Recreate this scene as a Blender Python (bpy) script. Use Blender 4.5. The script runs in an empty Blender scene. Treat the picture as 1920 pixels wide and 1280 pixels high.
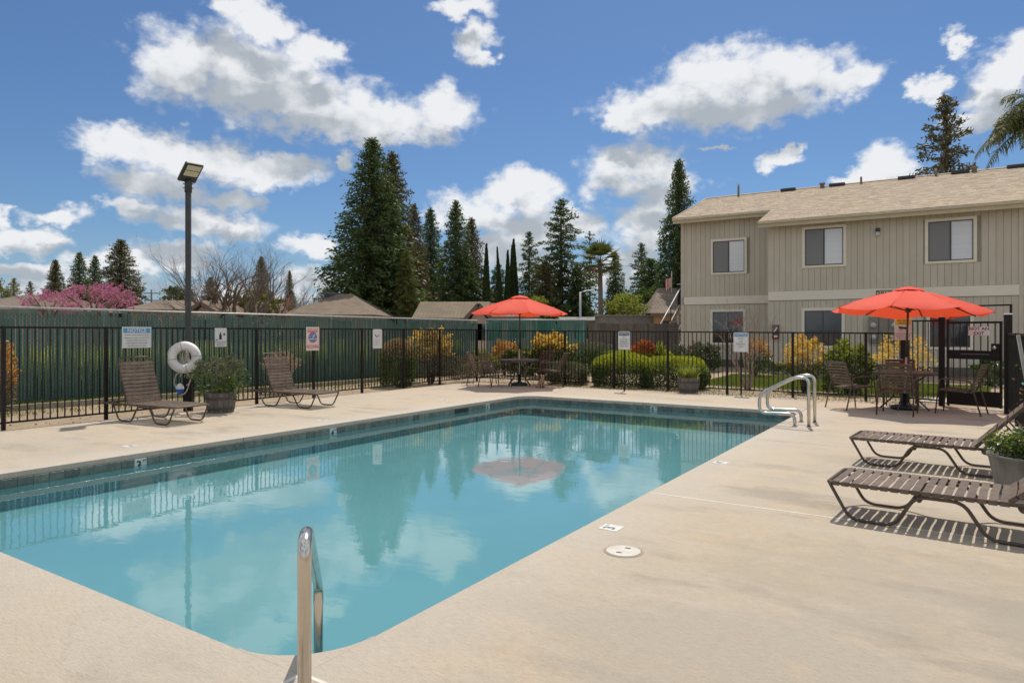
import bpy, bmesh, math, random
import numpy as np
from mathutils import Vector, Matrix
R = math.radians
random.seed(7)
rng = np.random.default_rng(7)
sc = bpy.context.scene
COL = sc.collection

# ------------------------------------------------------------------ camera
F, CH, HZ = 1280.0, 1.5, 620.0          # focal length and horizon row of the photograph in its own pixels, eye height in metres
cam = bpy.data.cameras.new('camera')
cam_o = bpy.data.objects.new('camera', cam)
COL.objects.link(cam_o)
cam_o.location = (0, 0, CH)
cam_o.rotation_euler = (R(90), 0, 0)
cam.lens, cam.sensor_width = 24.0, 36.0
cam.shift_y = -20 / 1920
cam.clip_end = 3000
sc.camera = cam_o

# ------------------------------------------------------------------ exposure and sampling
sc.view_settings.view_transform = 'Standard'
sc.view_settings.look = 'None'
sc.view_settings.exposure = 0.5
sc.view_settings.gamma = 1.0
sc.view_settings.use_curve_mapping = False
cy = sc.cycles
cy.use_denoising = True
cy.max_bounces = 10
cy.transparent_max_bounces = 12
cy.sample_clamp_indirect = 6

# ------------------------------------------------------------------ sun
SUN = Vector((.16, .52, 1.0)).normalized()
sl = bpy.data.lights.new('sun', 'SUN')
sl.energy, sl.angle, sl.color = 2.9, R(.5), (1, .93, .82)
sl.cycles.is_caustics_light = True
sun = bpy.data.objects.new('sun', sl)
COL.objects.link(sun)
sun.rotation_euler = SUN.to_track_quat('Z', 'Y').to_euler()
sun.location = (20, 60, 120)

# ------------------------------------------------------------------ sky: Nishita air with cumulus
w = bpy.data.worlds.new('World')
sc.world = w
w.use_nodes = True
nt = w.node_tree
SKY_S = .13

def N(t, kind, **kw):
    n = t.nodes.new(kind)
    for k, v in kw.items():
        setattr(n, k, v)
    return n
def setin(t, s, v):
    if isinstance(v, bpy.types.NodeSocket):
        t.links.new(v, s)
    else:
        s.default_value = v
def Mt(t, op, a, b=None, c=None, clamp=False):
    n = N(t, 'ShaderNodeMath', operation=op, use_clamp=clamp)
    for i, v in enumerate((a, b, c)):
        if v is not None:
            setin(t, n.inputs[i], v)
    return n.outputs[0]
def Vm(t, op, a, b=None, c=None):
    n = N(t, 'ShaderNodeVectorMath', operation=op)
    for i, v in enumerate((a, b, c)):
        if v is not None:
            setin(t, n.inputs[i], v)
    return n.outputs[1] if op in ('LENGTH', 'DOT_PRODUCT') else n.outputs[0]
def Mix(t, f, a, b):
    n = N(t, 'ShaderNodeMix', data_type='RGBA')
    setin(t, n.inputs[0], f)
    setin(t, n.inputs[6], a if isinstance(a, bpy.types.NodeSocket) else (*a[:3], 1))
    setin(t, n.inputs[7], b if isinstance(b, bpy.types.NodeSocket) else (*b[:3], 1))
    return n.outputs[2]
def Ramp(t, f, stops):
    n = N(t, 'ShaderNodeValToRGB')
    e = n.color_ramp.elements
    while len(e) < len(stops):
        e.new(.5)
    for k, (p, c) in enumerate(stops):
        e[k].position = p
        e[k].color = (*c, 1) if len(c) == 3 else c
    setin(t, n.inputs[0], f)
    return n.outputs[0]
def Smooth(t, x, a, b):
    n = N(t, 'ShaderNodeMapRange', interpolation_type='SMOOTHSTEP')
    setin(t, n.inputs[0], x)
    n.inputs[1].default_value, n.inputs[2].default_value = a, b
    return n.outputs[0]
def Noise(t, vec, scale, detail=4, rough=.55, dim='3D', color=False):
    n = N(t, 'ShaderNodeTexNoise', noise_dimensions=dim)
    n.inputs['Scale'].default_value, n.inputs['Detail'].default_value, n.inputs['Roughness'].default_value = scale, detail, rough
    t.links.new(vec, n.inputs['Vector'])
    return n.outputs[1 if color else 0]

# every cumulus is a group of lobes, given as azimuth/elevation ellipses on the sky
LOBES = [(450, 120, 190, 62), (330, 145, 110, 62), (540, 190, 240, 52), (705, 225, 180, 40), (828, 205, 70, 44), (640, 245, 190, 26), (590, 105, 60, 34), (490, 40, 80, 40), (430, 10, 50, 26),
         (225, 268, 100, 36), (385, 300, 190, 44), (520, 312, 105, 32), (300, 345, 110, 34), (250, 385, 70, 18), (380, 412, 138, 30), (430, 370, 80, 22),
         (60, 452, 92, 27), (5, 412, 28, 20), (110, 402, 72, 20), (50, 512, 84, 20), (220, 500, 120, 24), (330, 480, 110, 30), (592, 460, 58, 22), (600, 520, 90, 22), (655, 465, 30, 12),
         (985, 362, 88, 40), (890, 395, 84, 42), (1085, 405, 72, 28), (1000, 425, 150, 40), (940, 470, 120, 36),
         (1240, 200, 130, 44), (1345, 150, 140, 56), (1475, 142, 140, 58), (1575, 150, 60, 34), (1390, 210, 200, 36), (1165, 220, 55, 26),
         (1200, 305, 105, 45), (1235, 352, 92, 34), (1160, 340, 70, 28), (1210, 430, 60, 62), (1180, 480, 60, 30),
         (1455, 305, 42, 19), (1490, 285, 24, 9), (1655, 318, 66, 38), (1610, 335, 60, 20), (890, 75, 46, 44), (868, 12, 62, 20), (915, 105, 26, 22),
         (1870, 160, 84, 60), (1900, 110, 60, 40), (1840, 215, 70, 30), (1735, 165, 38, 22), (1805, 85, 34, 22), (645, 300, 18, 18), (150, 545, 190, 20), (420, 548, 170, 20), (740, 560, 160, 22), (1130, 525, 130, 26), (1010, 500, 60, 24), (1350, 275, 30, 9),
         (-150, 180, 90, 60), (2080, 200, 100, 60), (2200, 420, 200, 60), (-260, 420, 180, 50), (700, -190, 240, 60), (1500, -260, 260, 60)]
def field_group():
    g = bpy.data.node_groups.new('cumulus_field', 'ShaderNodeTree')
    g.interface.new_socket('Vector', in_out='INPUT', socket_type='NodeSocketVector')
    g.interface.new_socket('Value', in_out='OUTPUT', socket_type='NodeSocketFloat')
    gi, go = N(g, 'NodeGroupInput'), N(g, 'NodeGroupOutput')
    best = None
    for (u, v, ru, rv) in LOBES:
        az = math.atan((u - 960) / F)
        el = math.atan((HZ - v) / F * math.cos(az))
        ra = 1.16 * ru / F * math.cos(az) ** 2
        re = 1.24 * rv / F * math.cos(az) * math.cos(el) ** 2
        q = Vm(g, 'MULTIPLY_ADD', gi.outputs[0], (1 / ra, 1 / re, 0), (-az / ra, -el / re, 0))
        l = Vm(g, 'LENGTH', q)
        if best is None:
            best = l
        else:
            n = N(g, 'ShaderNodeMath', operation='SMOOTH_MIN')
            g.links.new(best, n.inputs[0])
            g.links.new(l, n.inputs[1])
            n.inputs[2].default_value = .25
            best = n.outputs[0]
    f = Mt(g, 'SUBTRACT', 1.0, best)
    g.links.new(f, go.inputs[0])
    return g
FG = field_group()
tc = N(nt, 'ShaderNodeTexCoord')
sep = N(nt, 'ShaderNodeSeparateXYZ')
nt.links.new(tc.outputs['Generated'], sep.inputs[0])
az = Mt(nt, 'ARCTAN2', sep.outputs[0], sep.outputs[1])
el = Mt(nt, 'ARCSINE', sep.outputs[2])
cmb = N(nt, 'ShaderNodeCombineXYZ')
nt.links.new(az, cmb.inputs[0])
nt.links.new(el, cmb.inputs[1])
base = cmb.outputs[0]
stretch = Vm(nt, 'MULTIPLY', base, (1, 1.35, 1))
wn = Noise(nt, stretch, 13, 7, .62, color=True)
warp = Vm(nt, 'MULTIPLY', Vm(nt, 'SUBTRACT', wn, (.5, .5, .5)), (.10, .075, 0))
wn2 = Noise(nt, stretch, 50, 5, .55, color=True)
warp2 = Vm(nt, 'MULTIPLY', Vm(nt, 'SUBTRACT', wn2, (.5, .5, .5)), (.026, .022, 0))
vec = Vm(nt, 'ADD', Vm(nt, 'ADD', base, warp), warp2)
def fld(v):
    n = N(nt, 'ShaderNodeGroup')
    n.node_tree = FG
    nt.links.new(v, n.inputs[0])
    return n.outputs[0]
f0 = fld(vec)
f1 = fld(Vm(nt, 'ADD', vec, (.006, .045, 0)))
fn = Noise(nt, stretch, 24, 8, .60)
def puffs(scale):
    v = N(nt, 'ShaderNodeTexVoronoi', feature='F1')
    v.inputs['Scale'].default_value = scale
    nt.links.new(Vm(nt, 'ADD', stretch, Vm(nt, 'MULTIPLY', warp2, (.9, .9, 0))), v.inputs['Vector'])
    return Mt(nt, 'SUBTRACT', .5, v.outputs['Distance'])
puff = Mt(nt, 'ADD', puffs(24), Mt(nt, 'MULTIPLY', puffs(56), .55))
edge = Mt(nt, 'ADD', f0, Mt(nt, 'ADD', Mt(nt, 'MULTIPLY', Mt(nt, 'SUBTRACT', fn, .5), .95), Mt(nt, 'MULTIPLY', puff, .34)))
dens = Smooth(nt, edge, -.02, .58)
# unseen clouds beyond the frame, made denser than in view to raise the fill light
gen = Noise(nt, Vm(nt, 'MULTIPLY', tc.outputs['Generated'], (1, 1, 2.2)), 3.2, 8, .6)
gmask = Smooth(nt, gen, .42, .54)
front = Mt(nt, 'MULTIPLY', Smooth(nt, Mt(nt, 'ABSOLUTE', az), .95, .75), Smooth(nt, el, .62, .5))
outside = Mt(nt, 'MULTIPLY', gmask, Mt(nt, 'SUBTRACT', 1.0, front))
dens = Mt(nt, 'MAXIMUM', dens, outside)
fade = Smooth(nt, el, -.01, .09)
dens = Mt(nt, 'MULTIPLY', dens, Mt(nt, 'ADD', .6, Mt(nt, 'MULTIPLY', fade, .38)))
under = Smooth(nt, Mt(nt, 'ADD', Mt(nt, 'SUBTRACT', f1, Mt(nt, 'MULTIPLY', puff, .42)), Mt(nt, 'MULTIPLY', Mt(nt, 'SUBTRACT', Noise(nt, stretch, 15, 5, .5), .5), .6)), .0, .78)
ccol = Mix(nt, under, (.61, .62, .635), (.30, .33, .365))
sky = N(nt, 'ShaderNodeTexSky', sky_type='NISHITA', sun_disc=False)
sky.sun_elevation, sky.sun_rotation = math.asin(SUN.z), math.atan2(SUN.x, SUN.y)
sky.air_density, sky.dust_density, sky.ozone_density, sky.altitude = 1.0, .6, 4.0, 0
air = Vm(nt, 'MULTIPLY', sky.outputs[0], (.315, .40, .48))
air = Mix(nt, Mt(nt, 'MULTIPLY', Smooth(nt, el, .16, -.02), .6), air, tuple(x / SKY_S for x in (.25, .345, .46)))
cl = Vm(nt, 'MULTIPLY', ccol, (1 / SKY_S,) * 3)
bg = nt.nodes['Background']
nt.links.new(Mix(nt, dens, air, cl), bg.inputs[0])
bg.inputs[1].default_value = SKY_S

# ------------------------------------------------------------------ measuring helpers
def G(u, v, z=0.0):
    """ground point seen at a pixel of the photograph"""
    Y = F * (CH - z) / (v - HZ)
    return Vector(((u - 960) * Y / F, Y, z))
def P(u, v, Y):
    return Vector(((u - 960) * Y / F, Y, CH + (HZ - v) * Y / F))
A = R(33)
D1 = Vector((math.sin(A), math.cos(A), 0))       # along the pool, away from the camera
D2 = Vector((math.cos(A), -math.sin(A), 0))      # across the pool, to the right
O = Vector((.31, 15.9, 0))                       # far left corner of the pool
def TS(t, s, z=0.0):
    return O + D2 * t + D1 * s + Vector((0, 0, z))
def on_line(p, d, u):
    """point of the ground line p + k d that is seen in pixel column u"""
    k = (u - 960) / F
    a = (k * p.y - p.x) / (d.x - k * d.y)
    return p + d * a

# ------------------------------------------------------------------ materials
MATS = {}
def mat(name, c1, c2=None, scale=6, rough=.6, metal=0, bump=0, bscale=60, rnd=0, spec=.5, stretch=(1, 1, 1), contrast=(.35, .65), coat=0, detail=5, island=0):
    if name in MATS:
        return MATS[name]
    m = bpy.data.materials.new(name)
    m.use_nodes = True
    t = m.node_tree
    b = t.nodes['Principled BSDF']
    b.inputs['Roughness'].default_value = rough
    b.inputs['Metallic'].default_value = metal
    b.inputs['Specular IOR Level'].default_value = spec
    b.inputs['Coat Weight'].default_value = coat
    co = N(t, 'ShaderNodeTexCoord').outputs['Object']
    v = Vm(t, 'MULTIPLY', co, stretch)
    if rnd:
        oi = N(t, 'ShaderNodeObjectInfo')
        v = Vm(t, 'ADD', v, Vm(t, 'MULTIPLY', oi.outputs['Location'], (1.3, 1.7, 1.1)))
    if c2 is None:
        col = N(t, 'ShaderNodeRGB')
        col.outputs[0].default_value = (*c1, 1)
        c = col.outputs[0]
    else:
        c = Mix(t, Smooth(t, Noise(t, v, scale, detail), *contrast), c1, c2)
    if rnd or island:
        r_ = N(t, 'ShaderNodeNewGeometry').outputs['Random Per Island'] if island else oi.outputs['Random']
        k = island or rnd
        f = Mt(t, 'ADD', 1 - k, Mt(t, 'MULTIPLY', r_, 2 * k))
        sc_ = N(t, 'ShaderNodeVectorMath', operation='SCALE')
        t.links.new(c, sc_.inputs[0])
        t.links.new(f, sc_.inputs['Scale'])
        c = sc_.outputs[0]
    t.links.new(c, b.inputs['Base Color'])
    if bump:
        bn = N(t, 'ShaderNodeBump')
        bn.inputs['Strength'].default_value = bump
        bn.inputs['Distance'].default_value = .01
        t.links.new(Noise(t, v, bscale, 4), bn.inputs['Height'])
        t.links.new(bn.outputs[0], b.inputs['Normal'])
    MATS[name] = m
    return m
def leafmat(name, cols, trans=.35, rough=.5):
    if name in MATS:
        return MATS[name]
    m = bpy.data.materials.new(name)
    m.use_nodes = True
    t = m.node_tree
    b = t.nodes['Principled BSDF']
    b.inputs['Roughness'].default_value = rough
    b.inputs['Specular IOR Level'].default_value = .35
    r_ = N(t, 'ShaderNodeNewGeometry').outputs['Random Per Island']
    c = Ramp(t, r_, [(k / max(1, len(cols) - 1), x) for k, x in enumerate(cols)])
    t.links.new(c, b.inputs['Base Color'])
    tr = N(t, 'ShaderNodeBsdfTranslucent')
    t.links.new(Vm(t, 'MULTIPLY', c, (1.25, 1.25, .8)), tr.inputs[0])
    mx = N(t, 'ShaderNodeMixShader')
    mx.inputs[0].default_value = trans
    t.links.new(b.outputs[0], mx.inputs[1])
    t.links.new(tr.outputs[0], mx.inputs[2])
    t.links.new(mx.outputs[0], t.nodes['Material Output'].inputs[0])
    MATS[name] = m
    return m

# ------------------------------------------------------------------ mesh building
class MB:
    def __init__(s):
        s.v, s.f, s.sm, s.mi = [], [], [], []
        s.cur = 0
    def add(s, vs, fs, smooth=False):
        o = len(s.v)
        s.v += [tuple(x) for x in vs]
        s.f += [tuple(i + o for i in f) for f in fs]
        s.sm += [smooth] * len(fs)
        s.mi += [s.cur] * len(fs)
        return s
    def box(s, x0, x1, y0, y1, z0, z1):
        return s.add([(x0, y0, z0), (x1, y0, z0), (x1, y1, z0), (x0, y1, z0), (x0, y0, z1), (x1, y0, z1), (x1, y1, z1), (x0, y1, z1)],
                     [(3, 2, 1, 0), (4, 5, 6, 7), (0, 1, 5, 4), (1, 2, 6, 5), (2, 3, 7, 6), (3, 0, 4, 7)])
    def bbox(s, x0, x1, y0, y1, z0, z1, b=.004):
        """box with chamfered vertical and horizontal front edges, cheap"""
        bm = bmesh.new()
        bmesh.ops.create_cube(bm, size=1)
        for v in bm.verts:
            v.co = ((x0 + x1) / 2 + v.co.x * (x1 - x0), (y0 + y1) / 2 + v.co.y * (y1 - y0), (z0 + z1) / 2 + v.co.z * (z1 - z0))
        bmesh.ops.bevel(bm, geom=bm.edges[:], offset=b, segments=1, affect='EDGES')
        bm.verts.index_update()
        s.add([v.co[:] for v in bm.verts], [[v.index for v in f.verts] for f in bm.faces])
        bm.free()
        return s
    def bar(s, a, b, w, h, up=(0, 0, 1)):
        a, b = Vector(a), Vector(b)
        d = (b - a).normalized()
        u = Vector(up)
        if abs(d.dot(u)) > .98:
            u = Vector((0, 1, 0))
        x = d.cross(u).normalized()
        y = x.cross(d).normalized()
        c = [(-w / 2, -h / 2), (w / 2, -h / 2), (w / 2, h / 2), (-w / 2, h / 2)]
        return s.add([a + x * p + y * q for p, q in c] + [b + x * p + y * q for p, q in c],
                     [(0, 1, 2, 3), (7, 6, 5, 4), (0, 4, 5, 1), (1, 5, 6, 2), (2, 6, 7, 3), (3, 7, 4, 0)])
    def tube(s, pts, r, n=8, closed=False, caps=True):
        pts = [Vector(p) for p in pts]
        m = len(pts)
        rs = r if isinstance(r, (list, tuple)) else [r] * m
        vs, fs = [], []
        prev = None
        for i, p in enumerate(pts):
            if closed:
                d = pts[(i + 1) % m] - pts[i - 1]
            else:
                d = pts[min(i + 1, m - 1)] - pts[max(i - 1, 0)]
            d.normalize()
            if prev is None:
                x = d.orthogonal().normalized()
            else:
                x = prev - d * prev.dot(d)
                x = x.normalized() if x.length > 1e-6 else d.orthogonal().normalized()
            prev = x
            y = d.cross(x)
            vs += [p + (x * math.cos(2 * math.pi * k / n) + y * math.sin(2 * math.pi * k / n)) * rs[i] for k in range(n)]
        for i in range(m if closed else m - 1):
            j = (i + 1) % m
            for k in range(n):
                fs.append((i * n + k, i * n + (k + 1) % n, j * n + (k + 1) % n, j * n + k))
        s.add(vs, fs, True)
        if caps and not closed:
            o = len(s.v) - len(vs)
            s.f += [tuple(o + k for k in reversed(range(n))), tuple(o + (m - 1) * n + k for k in range(n))]
            s.sm += [False, False]
            s.mi += [s.cur] * 2
        return s
    def lathe(s, prof, n=24, c=(0, 0, 0), smooth=True, a0=0):
        vs, fs = [], []
        for r, z in prof:
            vs += [(c[0] + r * math.cos(a0 + 2 * math.pi * k / n), c[1] + r * math.sin(a0 + 2 * math.pi * k / n), c[2] + z) for k in range(n)]
        for i in range(len(prof) - 1):
            for k in range(n):
                fs.append((i * n + k, i * n + (k + 1) % n, (i + 1) * n + (k + 1) % n, (i + 1) * n + k))
        return s.add(vs, fs, smooth)
    def disc(s, r, z, n=24, c=(0, 0)):
        return s.add([(c[0] + r * math.cos(2 * math.pi * k / n), c[1] + r * math.sin(2 * math.pi * k / n), z) for k in range(n)], [tuple(range(n))])
    def prism(s, poly, z0, z1):
        n = len(poly)
        return s.add([(x, y, z0) for x, y in poly] + [(x, y, z1) for x, y in poly],
                     [tuple(reversed(range(n))), tuple(range(n, 2 * n))] + [(k, (k + 1) % n, n + (k + 1) % n, n + k) for k in range(n)])
    def mesh(s, name, mats):
        me = bpy.data.meshes.new(name)
        me.from_pydata(s.v, [], s.f)
        me.polygons.foreach_set('use_smooth', s.sm)
        me.polygons.foreach_set('material_index', s.mi)
        for m in (mats if isinstance(mats, (list, tuple)) else [mats]):
            me.materials.append(m)
        me.update()
        return me
    def build(s, name, mats, parent=None, loc=(0, 0, 0), rot=(0, 0, 0), **kw):
        return put(name, s.mesh(name, mats), parent, loc, rot, **kw)
def put(name, me, parent=None, loc=(0, 0, 0), rot=(0, 0, 0), **kw):
    o = bpy.data.objects.new(name, me)
    COL.objects.link(o)
    o.parent = parent
    o.location, o.rotation_euler = loc, rot
    for k, v in kw.items():
        o[k] = v
    return o
def thing(name, label, cat, loc=(0, 0, 0), rz=0, group=None):
    o = put(name, None, None, loc, (0, 0, rz), label=label, category=cat)
    o.empty_display_size = .2
    if group:
        o['group'] = group
    return o
def tag(o, label, cat, group=None):
    o['label'], o['category'] = label, cat
    if group:
        o['group'] = group
    return o
def fillet(pts, r, n=5):
    """round the corners of a polyline"""
    pts = [Vector(p) for p in pts]
    rs = r if isinstance(r, (list, tuple)) else [r] * len(pts)
    out = [pts[0]]
    for i in range(1, len(pts) - 1):
        a, b, c = pts[i - 1], pts[i], pts[i + 1]
        d1, d2 = (a - b), (c - b)
        k = min(rs[i], d1.length * .49, d2.length * .49)
        p, q = b + d1.normalized() * k, b + d2.normalized() * k
        for j in range(n + 1):
            f = j / n
            out.append(p * (1 - f) ** 2 + b * 2 * f * (1 - f) + q * f * f)
    out.append(pts[-1])
    return out
def text_mesh(body, size, bold=0, extrude=.0008, font_aspect=1.0):
    cu = bpy.data.curves.new('lettering', 'FONT')
    cu.body, cu.size, cu.align_x, cu.align_y = body, size, 'CENTER', 'CENTER'
    cu.extrude, cu.offset, cu.resolution_u = extrude, bold * size, 2
    cu.space_line = .95
    o = bpy.data.objects.new('lettering', cu)
    COL.objects.link(o)
    me = bpy.data.meshes.new_from_object(o.evaluated_get(bpy.context.evaluated_depsgraph_get()))
    bpy.data.objects.remove(o)
    bpy.data.curves.remove(cu)
    for v in me.vertices:                         # stand the lettering up in the XZ plane, facing -Y
        x, y, z = v.co
        v.co = (x * font_aspect, -z, y)
    return me
def lettering(body, size, m, parent, loc, bold=0, aspect=1.0, rot=(0, 0, 0), name='lettering'):
    me = text_mesh(body, size, bold, font_aspect=aspect)
    me.materials.clear()
    me.materials.append(m)
    return put(name, me, parent, loc, rot)
def leaf_mesh(name, pos, dirs, L, W, m, flat=None, fold=0):
    """rhombic leaves at pos along dirs, one island each"""
    n = len(pos)
    d = dirs / np.maximum(np.linalg.norm(dirs, axis=1, keepdims=True), 1e-6)
    if flat is None:
        rv = rng.normal(size=(n, 3))
    else:
        rv = flat + rng.normal(size=(n, 3)) * .35
    sd = np.cross(d, rv)
    sd /= np.maximum(np.linalg.norm(sd, axis=1, keepdims=True), 1e-6)
    L, W = np.broadcast_to(L, n)[:, None], np.broadcast_to(W, n)[:, None]
    v = np.empty((n, 4, 3), np.float32)
    v[:, 0] = pos - d * L * .5
    v[:, 1] = pos + sd * W * .5 + d * L * .05
    v[:, 2] = pos + d * L * .5
    v[:, 3] = pos - sd * W * .5 + d * L * .05
    me = bpy.data.meshes.new(name)
    me.vertices.add(4 * n)
    me.vertices.foreach_set('co', v.reshape(-1))
    me.loops.add(4 * n)
    me.loops.foreach_set('vertex_index', np.arange(4 * n, dtype=np.int32))
    me.polygons.add(n)
    me.polygons.foreach_set('loop_start', np.arange(0, 4 * n, 4, dtype=np.int32))
    me.update(calc_edges=True)
    me.validate()
    if m:
        me.materials.append(m)
    return me
# ------------------------------------------------------------------ shared materials
black = mat('black_iron', (.008, .0075, .007), (.016, .013, .011), 30, .5, rnd=.1, spec=.3)
bronze = mat('dark_bronze_paint', (.035, .036, .04), (.05, .05, .052), 8, .5)
steel = mat('brushed_steel', (.62, .58, .52), (.5, .47, .43), 9, .22, metal=1, stretch=(1, 1, .2))
galv = mat('galvanised_pipe', (.42, .43, .42), (.55, .56, .54), 20, .5, metal=.5)
brown = mat('brown_tube_paint', (.075, .052, .036), (.105, .075, .054), 14, .42, spec=.35)
strapm = mat('brown_vinyl_strap', (.105, .074, .053), (.15, .108, .08), 9, .5, rnd=.12, spec=.3, bump=.15, bscale=90)
white = mat('white_paint', (.78, .78, .76), (.7, .7, .68), 9, .5)
signw = mat('sign_white', (.72, .71, .68), (.64, .63, .60), 6, .45)
signpink = mat('faded_sign', (.74, .62, .57), (.68, .56, .52), 7, .5)
blueink = mat('sign_blue', (.045, .22, .42), None, rough=.5)
navyink = mat('sign_navy', (.015, .02, .09), None, rough=.5)
yellowink = mat('sign_yellow', (.72, .46, .04), None, rough=.5)
blackink = mat('sign_black', (.02, .02, .022), None, rough=.5)
greyink = mat('sign_grey', (.22, .22, .23), None, rough=.6)
redink = mat('sign_red', (.62, .10, .06), None, rough=.5)
bark = mat('bark', (.10, .07, .05), (.18, .135, .10), 14, .9, bump=.6, bscale=30, stretch=(1, 1, .25))
twig = mat('pale_twig', (.28, .21, .16), (.40, .33, .27), 10, .85)
darktwig = mat('dark_twig', (.09, .075, .06), (.15, .125, .10), 10, .9)
soil = mat('potting_soil', (.05, .035, .025), (.09, .065, .045), 20, .95)

# ------------------------------------------------------------------ ground: one sheet round the deck
def ground_mat():
    m = bpy.data.materials.new('dry_earth')
    m.use_nodes = True
    t = m.node_tree
    b = t.nodes['Principled BSDF']
    b.inputs['Roughness'].default_value = .95
    co = N(t, 'ShaderNodeTexCoord').outputs['Object']
    c = Mix(t, Smooth(t, Noise(t, co, 1.1, 6), .35, .65), (.36, .27, .18), (.27, .205, .135))
    c = Mix(t, Smooth(t, Noise(t, co, .5, 8, .7), .56, .68), c, (.17, .17, .07))
    c = Mix(t, Smooth(t, Noise(t, co, 26, 6, .7), .55, .75), c, (.16, .115, .07))
    t.links.new(c, b.inputs['Base Color'])
    bn = N(t, 'ShaderNodeBump')
    bn.inputs['Strength'].default_value, bn.inputs['Distance'].default_value = .8, .04
    t.links.new(Noise(t, co, 14, 7, .7), bn.inputs['Height'])
    t.links.new(bn.outputs[0], b.inputs['Normal'])
    return m
RZ = -A
T0, T1, S0, S1 = -3.62, 9.4, -17.0, 2.62        # outline of the deck in pool coordinates
b = MB()
a0, a1, c0, c1 = T0 + .05, T1 - .05, S0 + .05, S1 - .05
b.add([(-400, -300, -.03), (500, -300, -.03), (500, 600, -.03), (-400, 600, -.03), (a0, c0, -.03), (a1, c0, -.03), (a1, c1, -.03), (a0, c1, -.03)],
      [(0, 1, 5, 4), (1, 2, 6, 5), (2, 3, 7, 6), (3, 0, 4, 7)])
b.build('ground', ground_mat(), None, O, (0, 0, RZ), kind='structure')

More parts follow.
